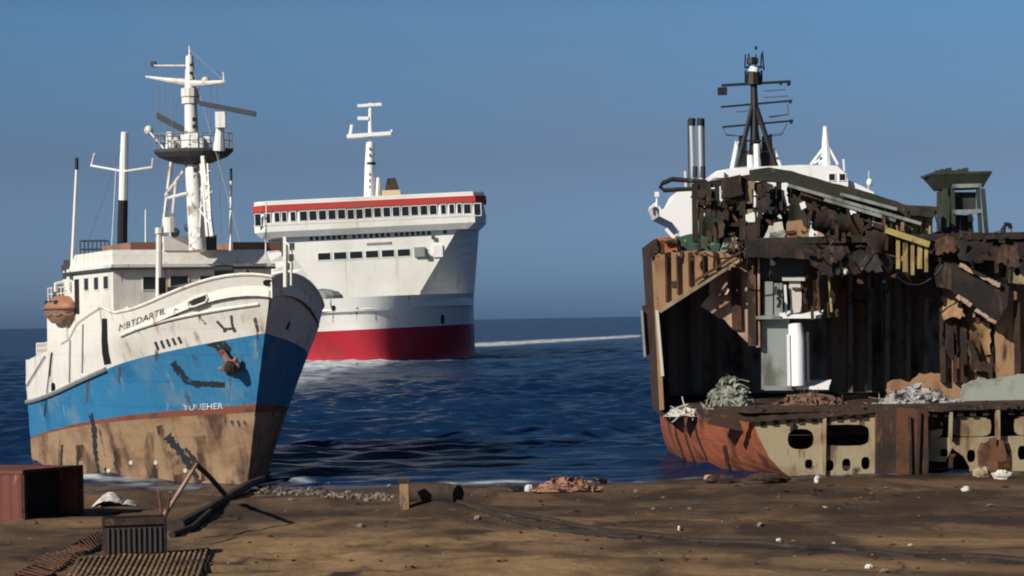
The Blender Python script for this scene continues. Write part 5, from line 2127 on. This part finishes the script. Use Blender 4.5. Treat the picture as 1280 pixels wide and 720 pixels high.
shards(30, 945, 506, 1100, 516, 101.4, 5, ['soot', 'rust', 'rust'])
shards(24, 1160, 500, 1290, 510, 101.4, 5, ['soot', 'rust', 'rust'])
for k_, mb in tm.items():
    o = mb.build('torn_steel', k_, wreck)
    o['kind'] = 'stuff'
# bent girders, pipes and frames left in the cut
tg = {k_: MB() for k_ in ('soot', 'rust_dark', 'deckgreen', 'rust', 'yellowtan', 'tanrust')}
def girders(n, x0, y0, x1, y1, Y, lmax, mats, flat=.5):
    for _ in range(n):
        x, y = random.uniform(x0, x1), random.uniform(y0, y1)
        l_ = random.uniform(.35, 1) * lmax
        a = random.choice([random.gauss(.12, .15), random.gauss(1.57, .12), random.gauss(.3, .5)]) if random.random() > flat else random.gauss(1.57, .08)
        dx, dy = math.cos(a) * l_ / 2, math.sin(a) * l_ / 2
        bx_, by_ = random.gauss(0, 1.2), random.gauss(0, 1.2)
        Yk = Y + random.uniform(-.7, .7)
        w_ = random.uniform(.06, .17)
        m_ = tg[random.choice(mats)]
        bar(m_, (x - dx, y - dy), (x + bx_, y + by_), w_, Yk, w_ * 1.2)
        bar(m_, (x + bx_, y + by_), (x + dx, y + dy), w_, Yk, w_ * 1.2)
girders(34, 868, 240, 1010, 300, 108.4, 30, ['soot', 'soot', 'rust_dark', 'deckgreen', 'deckgreen', 'rust'])
girders(34, 1004, 262, 1115, 330, 106.6, 28, ['soot', 'soot', 'rust_dark', 'deckgreen', 'deckgreen'])
girders(16, 1112, 270, 1172, 340, 106.8, 26, ['soot', 'yellowtan', 'rust_dark', 'yellowtan'])
girders(16, 1165, 294, 1280, 340, 106.1, 26, ['soot', 'rust_dark', 'soot'])
girders(14, 818, 300, 940, 325, 107.6, 20, ['soot', 'rust_dark', 'rust'])
girders(9, 1176, 368, 1262, 470, 107.9, 30, ['rust_dark', 'rust', 'tanrust'], .9)
girders(14, 948, 340, 1050, 400, 108.3, 24, ['soot', 'rust_dark', 'rust'], .8)
girders(20, 1050, 340, 1170, 380, 112, 26, ['soot', 'rust_dark'], .8)


def curled(name, m, cx, cy, w_, h_, Y, seed, lean_=.0, roll=1.1):
    """thin plate torn along its edges and curled by the cutting"""
    rr = random.Random(seed)
    c = P(cx, cy, Y)
    k_ = Y / FPX
    rows_ = []
    for i in range(9):
        v = i / 8 - .5
        rw = []
        for j in range(11):
            u = j / 10 - .5
            edge = (abs(u) > .45) or (abs(v) > .4)
            x = u * w_ * k_ * (1 + (rr.uniform(-.16, .1) if edge else 0))
            z = -v * h_ * k_ * (1 + (rr.uniform(-.25, .12) if edge else 0)) + lean_ * x
            y = roll * ((v + .5) ** 2) * h_ * k_ * .6 * math.cos(u * 2.2 + seed) + rr.uniform(-.03, .03)
            rw.append(c + Vector((x, y, z)))
        rows_.append(rw)
    mb = MB()
    mb.grid(rows_)
    back = [[p + Vector((.01, .05, .01)) for p in rw] for rw in rows_]
    mb.grid(back)
    mb.grid([rows_[0], back[0]])
    mb.grid([rows_[-1], back[-1]])
    mb.grid([[r[0] for r in rows_], [r[0] for r in back]])
    mb.grid([[r[-1] for r in rows_], [r[-1] for r in back]])
    return mb.build(name, m, wreck, smooth=True)


for q in (('deckgreen', 892, 284, 26, 30, 108.2, 1, .1, 1.2), ('rust_dark', 918, 250, 22, 34, 108.3, 2, -.2, -1.0), ('soot', 960, 250, 20, 30, 108.4, 3, .15, 1.3),
          ('deckgreen', 1000, 262, 26, 36, 107.4, 4, -.1, -1.1), ('soot', 1028, 276, 34, 30, 106.4, 5, -.25, 1.2), ('deckgreen', 1062, 284, 36, 34, 106.2, 6, -.2, 1.4),
          ('rust_dark', 1096, 300, 28, 40, 106.3, 7, -.2, -1.0), ('soot', 1080, 326, 40, 30, 106.5, 8, .1, 1.2), ('rust', 1182, 306, 26, 22, 105.9, 9, .1, 1.0),
          ('soot', 1218, 314, 44, 30, 105.8, 10, -.1, 1.3), ('rust_dark', 1256, 320, 34, 28, 105.7, 11, .05, -1.0), ('soot', 1150, 350, 40, 40, 106.7, 12, -.3, 1.2),
          ('greygreen', 972, 296, 20, 14, 107.2, 13, .1, 1.0), ('pinkplate', 898, 352, 22, 34, 108.9, 14, .3, 1.0), ('tanrust', 1190, 384, 24, 30, 107.8, 15, .0, 1.2), ('tanrust', 1226, 424, 26, 44, 107.7, 16, .1, -1.0)):
    curled('torn_plate', *q)
for k_, mb in tg.items():
    o = mb.build('bent_girder', k_, wreck)
    o['kind'] = 'stuff'
# hanging cables
for p, q, sag in (((1010, 305), (1042, 300), 14), ((1060, 320), (1092, 300), 22), ((880, 316), (935, 310), 10), ((1120, 345), (1180, 330), 18), ((1168, 266), (1180, 292), 6)):
    mb = MB()
    pts = []
    for i in range(9):
        t_ = i / 8
        pts.append(P(p[0] + (q[0] - p[0]) * t_, p[1] + (q[1] - p[1]) * t_ + sag * 4 * t_ * (1 - t_), 106.2))
    mb.tube(pts, .04, 5)
    mb.build('hanging_cable', 'black', wreck)


# --- heaps lying in the hold: things of their own
def heap(name, label, cat, m, cx, cy, w_, h_, Y, n, seed, sheet=.5, depth=1.6):
    rr = random.Random(seed)
    mb = MB()
    c = P(cx, cy, Y) if Y > 100 else G(cx, cy)
    k_ = c.y / FPX
    # core mound
    N = 22
    rows_ = []
    for i in range(9):
        t_ = i / 8
        rw = []
        for j in range(N + 1):
            a = 2 * math.pi * (j % N) / N
            jj = random.Random(seed * 100 + i * 31 + j % N).uniform(.72, 1.18)
            rw.append(c + Vector((math.cos(a) * w_ / 2 * k_ * (1 - t_) ** .6 * jj, math.sin(a) * depth / 2 * (1 - t_) ** .6 * jj, h_ * k_ * .86 * t_ ** .9 * jj)))
        rows_.append(rw)
    mb.grid(rows_)
    for _ in range(n):
        a, r_ = rr.uniform(0, 6.28), rr.random() ** .6
        x, y = math.cos(a) * r_, math.sin(a) * r_
        z = h_ * k_ * max(0, 1 - r_ ** 1.5) * rr.uniform(.75, 1.1)
        p = c + Vector((x * w_ / 2 * k_, y * depth / 2, z))
        u_ = Vector((rr.gauss(0, 1), rr.gauss(0, 1), rr.gauss(0, .7))).normalized() * sheet * rr.uniform(.4, 1.2)
        v_ = u_.cross(Vector((rr.gauss(0, 1), rr.gauss(0, 1), rr.gauss(0, 1)))).normalized() * sheet * rr.uniform(.15, .5)
        mb.add([p - u_, p - v_, p + u_ * .8, p + v_ * 1.1 + u_ * .2, p + u_.cross(v_) * .6], [(0, 1, 4), (1, 2, 4), (2, 3, 4), (3, 0, 4)])
    for _ in range(n // 4 if name == 'scrap_heap' else 0):
        a, r_ = rr.uniform(0, 6.28), rr.random() ** .5
        x, y = math.cos(a) * r_, math.sin(a) * r_
        p = c + Vector((x * w_ / 2 * k_, y * depth / 2 - .1, h_ * k_ * max(.05, 1 - r_ ** 1.5) * rr.uniform(.8, 1.12)))
        d_ = Vector((rr.gauss(0, 1), rr.gauss(0, .6), rr.gauss(0, .6))).normalized() * sheet * rr.uniform(.6, 1.8)
        mb.tube([p - d_, p + Zv * rr.uniform(0, .18), p + d_ * .7, p + d_ + Zv * rr.uniform(-.3, .1)], rr.uniform(.012, .03), 5)
    o = own_origin(mb.build(name, m))
    tag(o, label, cat)
    return o


heap('scrap_heap', 'grey green rounded heap of scrap in the cut hold beside the dark left wall', 'scrap heap', 'net', 912, 519, 70, 50, 106, 130, 3, .38)
heap('scrap_heap', 'pale grey crumpled sheet heap on the cut edge above the brown centre plate', 'scrap heap', 'palescrap', 1146, 511, 124, 27, 105, 120, 4, .42)
heap('scrap_heap', 'low rust red pile of scrap in the hold below the white column', 'scrap heap', 'rustscrap', 1012, 514, 110, 25, 105.5, 90, 5, .4)
heap('scrap_heap', 'small flat white heap at the far left corner of the cut hold', 'scrap heap', 'paleplate', 858, 520, 56, 12, 108, 26, 6, .35)
o = MB()
plate_mesh(o, jag([(1204, 482), (1226, 472), (1240, 475), (1262, 470), (1300, 464), (1345, 466), (1345, 507), (1200, 506)], 1.2, 4), 106, .4)
oo = own_origin(o.build('sheet_panel', 'palegreen'))
tag(oo, 'pale green steel sheet leaning in the hold at the right end of the cut ship', 'steel sheet')

# ================================================================== things on the beach
# rusty container, its open end dark
g0 = G(30, 650)
kc = g0.y / FPX
cz = g0.z - .1
top_z = P(30, 588, g0.y).z
H = top_z - cz
e1 = Vector((-.93, .36, 0)).normalized()      # lit side runs to the left
e2 = Vector((.62, .78, 0)).normalized()       # open end runs to the right and back
cl, cw, tk = 6.0, 2.95, .07
cr = root('shipping_container', (g0.x, g0.y, cz), 'rusty red open ended container at the left edge of the beach beside the blue ship', 'container', e1, Zv.cross(e1))
o0 = Vector((g0.x, g0.y, cz))
mb = MB()
n = 28
r0, r1 = [], []
nrm = Vector((e1.y, -e1.x, 0))
if nrm.y > 0:
    nrm = -nrm
for i in range(n * 2 + 1):
    t_ = i / (n * 2)
    p = o0 + e1 * cl * t_ + nrm * (.035 if (i // 2) % 2 else 0)
    r0.append(p + Zv * .12)
    r1.append(p + Zv * (H - .12))
mb.grid([r0, r1])
mb.box(o0 + e2 * cw - e2 * tk, e1 * cl, e2 * tk, Zv * H)
mb.box(o0 + Zv * (H - tk), e1 * cl, e2 * cw, Zv * tk)
mb.box(o0 + e1 * (cl - tk), e1 * tk, e2 * cw, Zv * H)
body = mb.build('body', ['container'], cr)
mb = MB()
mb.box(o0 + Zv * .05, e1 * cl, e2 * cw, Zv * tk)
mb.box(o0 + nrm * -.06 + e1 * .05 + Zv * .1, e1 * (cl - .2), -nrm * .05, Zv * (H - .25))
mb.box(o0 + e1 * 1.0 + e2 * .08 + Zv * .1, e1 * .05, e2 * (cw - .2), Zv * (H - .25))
mb.build('shade_lining', 'inside', cr)  # near-black sheets stand in for the shade behind the open end
mb = MB()
for s_ in (0, cw - .12):
    mb.box(o0 - e1 * .03 + e2 * s_, e1 * .14, e2 * .12, Zv * H)
mb.box(o0 - e1 * .03 + Zv * (H - .1), e1 * .1, e2 * cw, Zv * .12)
mb.box(o0 - e1 * .03, e1 * .1, e2 * cw, Zv * .12)
mb.build('end_frame', 'rust_dark', cr)
mb = MB()
mb.box(o0 + nrm * .05, e1 * cl, -nrm * .1, Zv * .14)
mb.box(o0 + nrm * .05 + Zv * (H - .14), e1 * cl, -nrm * .1, Zv * .14)
mb.build('side_rail', 'container', cr)

# ribbed steel box
gb = G(128, 698)
gb2 = G(205, 695)
kb = gb.y / FPX
bw = 77 * kb
Hb = 50 * kb
bz = gb.z - .05
bo = Vector((gb.x, gb.y, bz))
br = root('ribbed_box', bo, 'dark ribbed steel box standing on the sand in front of the blue ship', 'steel box')
ex, ey = Vector((.985, .17, 0)).normalized(), Vector((-.17, .985, 0)).normalized()
mb = MB()
mb.box(bo, ex * bw, ey * .9, Zv * Hb)
bx_ = mb.build('body', 'rust_dark', br)
for i in range(11):
    mb = MB()
    mb.box(bo + ex * (bw * (.08 + i * .084)) - ey * .05 + Zv * .14 * Hb, ex * bw * .03, ey * .05, Zv * Hb * .62)
    mb.build('rib', 'darkgrey', br)
mb = MB()
mb.box(bo - ey * .08 + Zv * Hb * .84, ex * bw, ey * 1.05, Zv * Hb * .16)
mb.build('lid', 'rust_dark', br)
mb = MB()
mb.box(bo + ex * (bw + .005) + ey * .1 + Zv * .1, ex * .07, ey * .35, Zv * Hb * .8)
mb.build('side_plate', 'grey', br)
# twisted bars clamped beside the box
def bent(name, label, m, pts, r_, cat='steel bar', group=None):
    mb = MB()
    mb.tube(pts, r_, 7)
    o = own_origin(mb.build(name, m))
    return tag(o, label, cat, group)


def lean(a, b_, Ya, Yb):
    return [P(*a, Ya), P((a[0] + b_[0]) / 2 + .8, (a[1] + b_[1]) / 2 - 1, (Ya + Yb) / 2), P(*b_, Yb)]


GRP = 'bent bars propped before the blue ship'
bent('steel_bar', 'long rusty bar leaning up to the right from behind the ribbed box', 'pinkplate', lean((206, 644), (246, 580), 70, 73), [.085, .08, .06], group=GRP)
bent('steel_bar', 'dark bar sloping down to the right from the top of the long leaning bar', 'rust_dark', lean((243, 578), (281, 618), 73, 86), [.09, .1, .11], group=GRP)
bent('steel_beam', 'thick dark beam lying from the ribbed box towards the bow of the blue ship', 'rust_dark', [G(224, 662, .14), G(262, 642, .2), G(312, 612, .25), G(330, 606, .3)], [.2, .2, .2, .16], 'steel beam')
bent('steel_bar', 'short upright rusty bar behind the right end of the ribbed box', 'rust', lean((202, 655), (198, 612), 68, 69), .05, group=GRP)
bent('steel_bar', 'short dark prong slanting up beside the upright bar', 'rust_dark', lean((206, 650), (212, 622), 67.5, 68), .05, group=GRP)
bent('steel_bar', 'lower dark bar lying under the thick beam right of the ribbed box', 'rust_dark', [G(215, 672, .1), G(240, 664, .12), G(262, 646, .2)], .12, group=GRP)


def lump(name, label, cat, m, px, py, wpx, hpx, seed, jit=.25, dep=.6):
    random.seed(seed)
    g = G(px, py)
    k_ = g.y / FPX
    mb = MB()
    mb.ball(g + Zv * hpx * k_ * .35, wpx * k_ / 2, max(.12, wpx * k_ * .5 * dep), hpx * k_ * .65, 0, 12, 8, jit)
    o = own_origin(mb.build(name, m))
    return tag(o, label, cat)


lump('stone', 'pale stone beside the dark beam right of the ribbed box', 'stone', 'pebble', 250, 652, 13, 8, 31)
lump('stone', 'small grey stone touching the lower bar right of the ribbed box', 'stone', 'pebble', 240, 663, 10, 7, 32)
# white sacking
random.seed(3)
g = G(145, 632)
k_ = g.y / FPX
mb = MB()
rows_ = []
for i in range(15):
    t_ = i / 14
    rw = []
    for j in range(9):
        s_ = j / 8
        x = (t_ - .5) * 54 * k_
        prof = (math.sin(math.pi * min(1, t_ * 1.25 + .02)) if t_ < .72 else .42 * math.sin(math.pi * (t_ - .55) / .45)) * 16 * k_
        z = max(0, prof) * math.sin(math.pi * (s_ * .8 + .1)) ** .7 + random.uniform(-.03, .05)
        rw.append(g + Vector((x, (s_ - .5) * 1.3, max(-.05, z))))
    rows_.append(rw)
mb.grid(rows_)
o = own_origin(mb.build('sacking', 'tarp', smooth=True))
tag(o, 'crumpled white sacking on the sand between the container and the blue ship', 'sacking')

# slatted gratings lying on the sand
def grating(label, c00, c10, c01, c11, n, m, mr):
    """corners in photo pixels; slats run from side 0 to side 1"""
    A0, A1, B0, B1 = G(*c00, .07), G(*c10, .07), G(*c01, .07), G(*c11, .07)
    r = root('steel_grating', A0, label, 'grating', group='gratings lying on the sand')
    for a, b_ in ((A0, A1), (B0, B1)):
        mb = MB()
        mb.tube([a, b_], .05, 4)
        mb.build('side_rail', mr, r)
    for i in range(n):
        t_ = (i + .5) / n
        p, q = A0.lerp(A1, t_), B0.lerp(B1, t_)
        p.z, q.z = gz(p.x, p.y) + .09, gz(q.x, q.y) + .09
        mb = MB()
        d = (A1 - A0).normalized()
        mb.box(p - d * .045, d * .09, q - p, Zv * .05)
        mb.build('slat', m, r)
    return r


grating('narrow slatted steel grating running along the left of the ribbed box', (18, 722), (124, 668), (52, 730), (132, 682), 26, 'rust', 'rust_dark')
grating('wide slatted steel grating lying below the ribbed box', (96, 704), (262, 690), (72, 742), (246, 738), 24, 'tan', 'rust_dark')

# post and half buried pipe on the shore
g = G(505, 638)
k_ = g.y / FPX
pr = root('mooring_post', g - Zv * .1, 'square rusty mooring post on the shore beside the half buried pipe', 'post')
mb = MB()
mb.box(g + Vector((-5 * k_, 0, -.1)), R_ * 11 * k_, Fv * .4, Zv * 37 * k_)
mb.build('shaft', 'tanrust', pr)
mb = MB()
mb.box(g + Vector((-6.5 * k_, -.06, 34 * k_)), R_ * 14 * k_, Fv * .52, Zv * 4 * k_)
mb.build('cap', 'rust_dark', pr)
g = G(545, 628)
mb = MB()
k_ = g.y / FPX
pp = [g + Vector((-30 * k_, 1.2, 9 * k_)), g + Vector((10 * k_, .3, 10 * k_)), g + Vector((28 * k_, -.1, 9 * k_))]
mb.tube(pp, [14 * k_, 13.5 * k_, 12 * k_], 14)
o = own_origin(mb.build('rusty_pipe', 'rust_dark', smooth=True))
tag(o, 'thick dark pipe half buried on the shore behind the square post', 'pipe')

# shredded heap
random.seed(77)
heap('shredded_heap', 'orange pink heap of shredded scrap on the shore between the ferry and the cut ship', 'scrap heap', 'pinkheap', 708, 613, 82, 17, 96.5, 110, 17, .3)
lump('bag', 'small white bag lying at the left end of the orange pink heap', 'bag', 'tarp', 661, 614, 11, 8, 41)
lump('tyre_scrap', 'black rubber scrap at the right end of the orange pink heap', 'rubber scrap', 'black', 749, 605, 18, 9, 42)
lump('rubber_scrap', 'low black rubber scrap at the left of the small white bag', 'rubber scrap', 'black', 648, 615, 24, 7, 43)

# long muddy hose across the beach
pts = resample([(570, 627), (612, 636), (655, 648), (700, 655), (760, 664), (850, 674), (940, 682), (1040, 688), (1130, 694), (1290, 703)], 14)
mb = MB()
mb.tube([G(x, y + 1.2 * math.sin(x * .045), .015 + .035 * math.sin(x * .021)) for x, y in pts], .11, 8)
o = mb.build('hose', 'hose')
tag(o, 'long black muddy hose lying across the beach from the post to the right', 'hose')
pts = resample([(585, 633), (640, 652), (690, 664), (760, 672), (800, 675)], 14)
mb = MB()
mb.tube([G(x, y, .03) for x, y in pts], .09, 8)
o = mb.build('hose', 'hose')
tag(o, 'shorter black hose lying just below the long hose', 'hose')

# row of pale rubble along the water line
mb = MB()
random.seed(9)
for i in range(230):
    x = random.uniform(318, 492)
    y = 617 + 2 * math.sin(x * .03) + random.gauss(0, 2.2) + (x - 318) * .02
    g = G(x, y)
    s_ = random.uniform(.04, .12)
    mb.ball(g + Zv * s_ * .4, s_ * random.uniform(.8, 1.5), s_, s_ * .8, 0, 6, 4, .3)
o = mb.build('rubble', 'pebble')
tag(o, 'row of small pale rubble along the water line right of the blue ship', 'rubble', kind='stuff')
mb = MB()
for i in range(90):
    x, y = random.uniform(20, 1275), random.uniform(612, 718)
    g = G(x, y)
    s_ = random.uniform(.015, .05)
    mb.ball(g + Zv * s_ * .3, s_ * random.uniform(.8, 1.8), s_, s_ * .7, 0, 5, 4, .3)
o = mb.build('pebbles', 'pebble')
tag(o, 'small stones scattered over the oily beach', 'pebbles', kind='stuff')

# small scrap trodden into the ground (nobody could count it)
random.seed(21)
tl = {k_: MB() for k_ in ('rust', 'rust_dark', 'palescrap', 'rustscrap')}
for i in range(230):
    x, y = random.uniform(10, 1275), 606 + 112 * random.random() ** 1.5
    g = G(x, y)
    if g.y > 99:
        continue
    s_ = random.uniform(.04, .22) * (1.3 if y < 640 else .8)
    a = random.uniform(0, 6.28)
    u_ = Vector((math.cos(a), math.sin(a), random.uniform(-.2, .35))) * s_
    v_ = Vector((-math.sin(a), math.cos(a), random.uniform(-.2, .35))) * s_ * random.uniform(.2, .9)
    g = g + Zv * .02
    m_ = tl[random.choice(('rust', 'rust_dark', 'rust_dark', 'rust_dark', 'rustscrap', 'rustscrap', 'palescrap' if i % 9 == 1 else 'rust') if i % 3 else ('rust_dark',))]
    m_.add([g - u_, g - v_, g + u_ * .8, g + v_ + u_ * .2, g + Zv * s_ * .35], [(0, 1, 4), (1, 2, 4), (2, 3, 4), (3, 0, 4), (3, 2, 1, 0)])
for k_, mb in tl.items():
    o = mb.build('trodden_scrap', k_)
    tag(o, {'rust': 'brown rusty flakes strewn over the beach', 'rust_dark': 'dark rusty flakes strewn over the beach', 'palescrap': 'pale metal flakes strewn over the beach', 'rustscrap': 'mottled rusty flakes strewn over the beach'}[k_], 'scrap', kind='stuff')

for (x, y, w_, h_, lab, m_) in (
        (1021, 604, 6, 10, 'white rag standing at the foot of the left tan bottom frame', 'tarp'),
        (1207, 614, 11, 6, 'white crumpled bag in front of the right tan bottom frame', 'tarp'),
        (974, 677, 7, 4, 'tiny white scrap lying above the long hose', 'tarp'),
        (1086, 711, 11, 5, 'white scrap near the bottom edge of the beach', 'tarp'),
        (1106, 716, 12, 5, 'flat grey scrap next to the white scrap at the bottom edge', 'pebble'),
        (849, 664, 4, 5, 'small upright pale scrap standing just above the hose', 'tarp'),
        (950, 658, 8, 5, 'pale pebble sized scrap in the middle of the oily ground', 'pebble'),
        (451, 660, 10, 5, 'pale scrap on the sand near the dark oily streak', 'pebble'),
        (597, 651, 9, 5, 'grey stone near the start of the shorter hose', 'pebble')):
    lump('scrap', lab, 'scrap', m_, x, y, w_, h_, int(x), .3, .7)
# lumps of rusty and pale scrap at the foot of the cut ship
for (x, y, w_, h_, lab, m_) in (
        (1245, 590, 40, 40, 'rust red torn scrap piece standing against the right tan frame', 'rust'),
        (1228, 596, 22, 12, 'pale block on the ground left of the rust red scrap piece', 'yellowtan'),
        (1252, 599, 24, 11, 'pale rounded block on the ground below the rust red scrap piece', 'paleplate'),
        (900, 604, 34, 10, 'rusty flat piece on the water edge under the red bilge', 'rust_dark'),
        (960, 604, 60, 12, 'dark long rusty piece under the curve of the red bilge', 'rust_dark'),
        (887, 600, 14, 6, 'small pink scrap at the water edge under the red bilge', 'pinkplate')):
    lump('scrap', lab, 'scrap', m_, x, y, w_, h_, int(x) + 5, .3, .5)
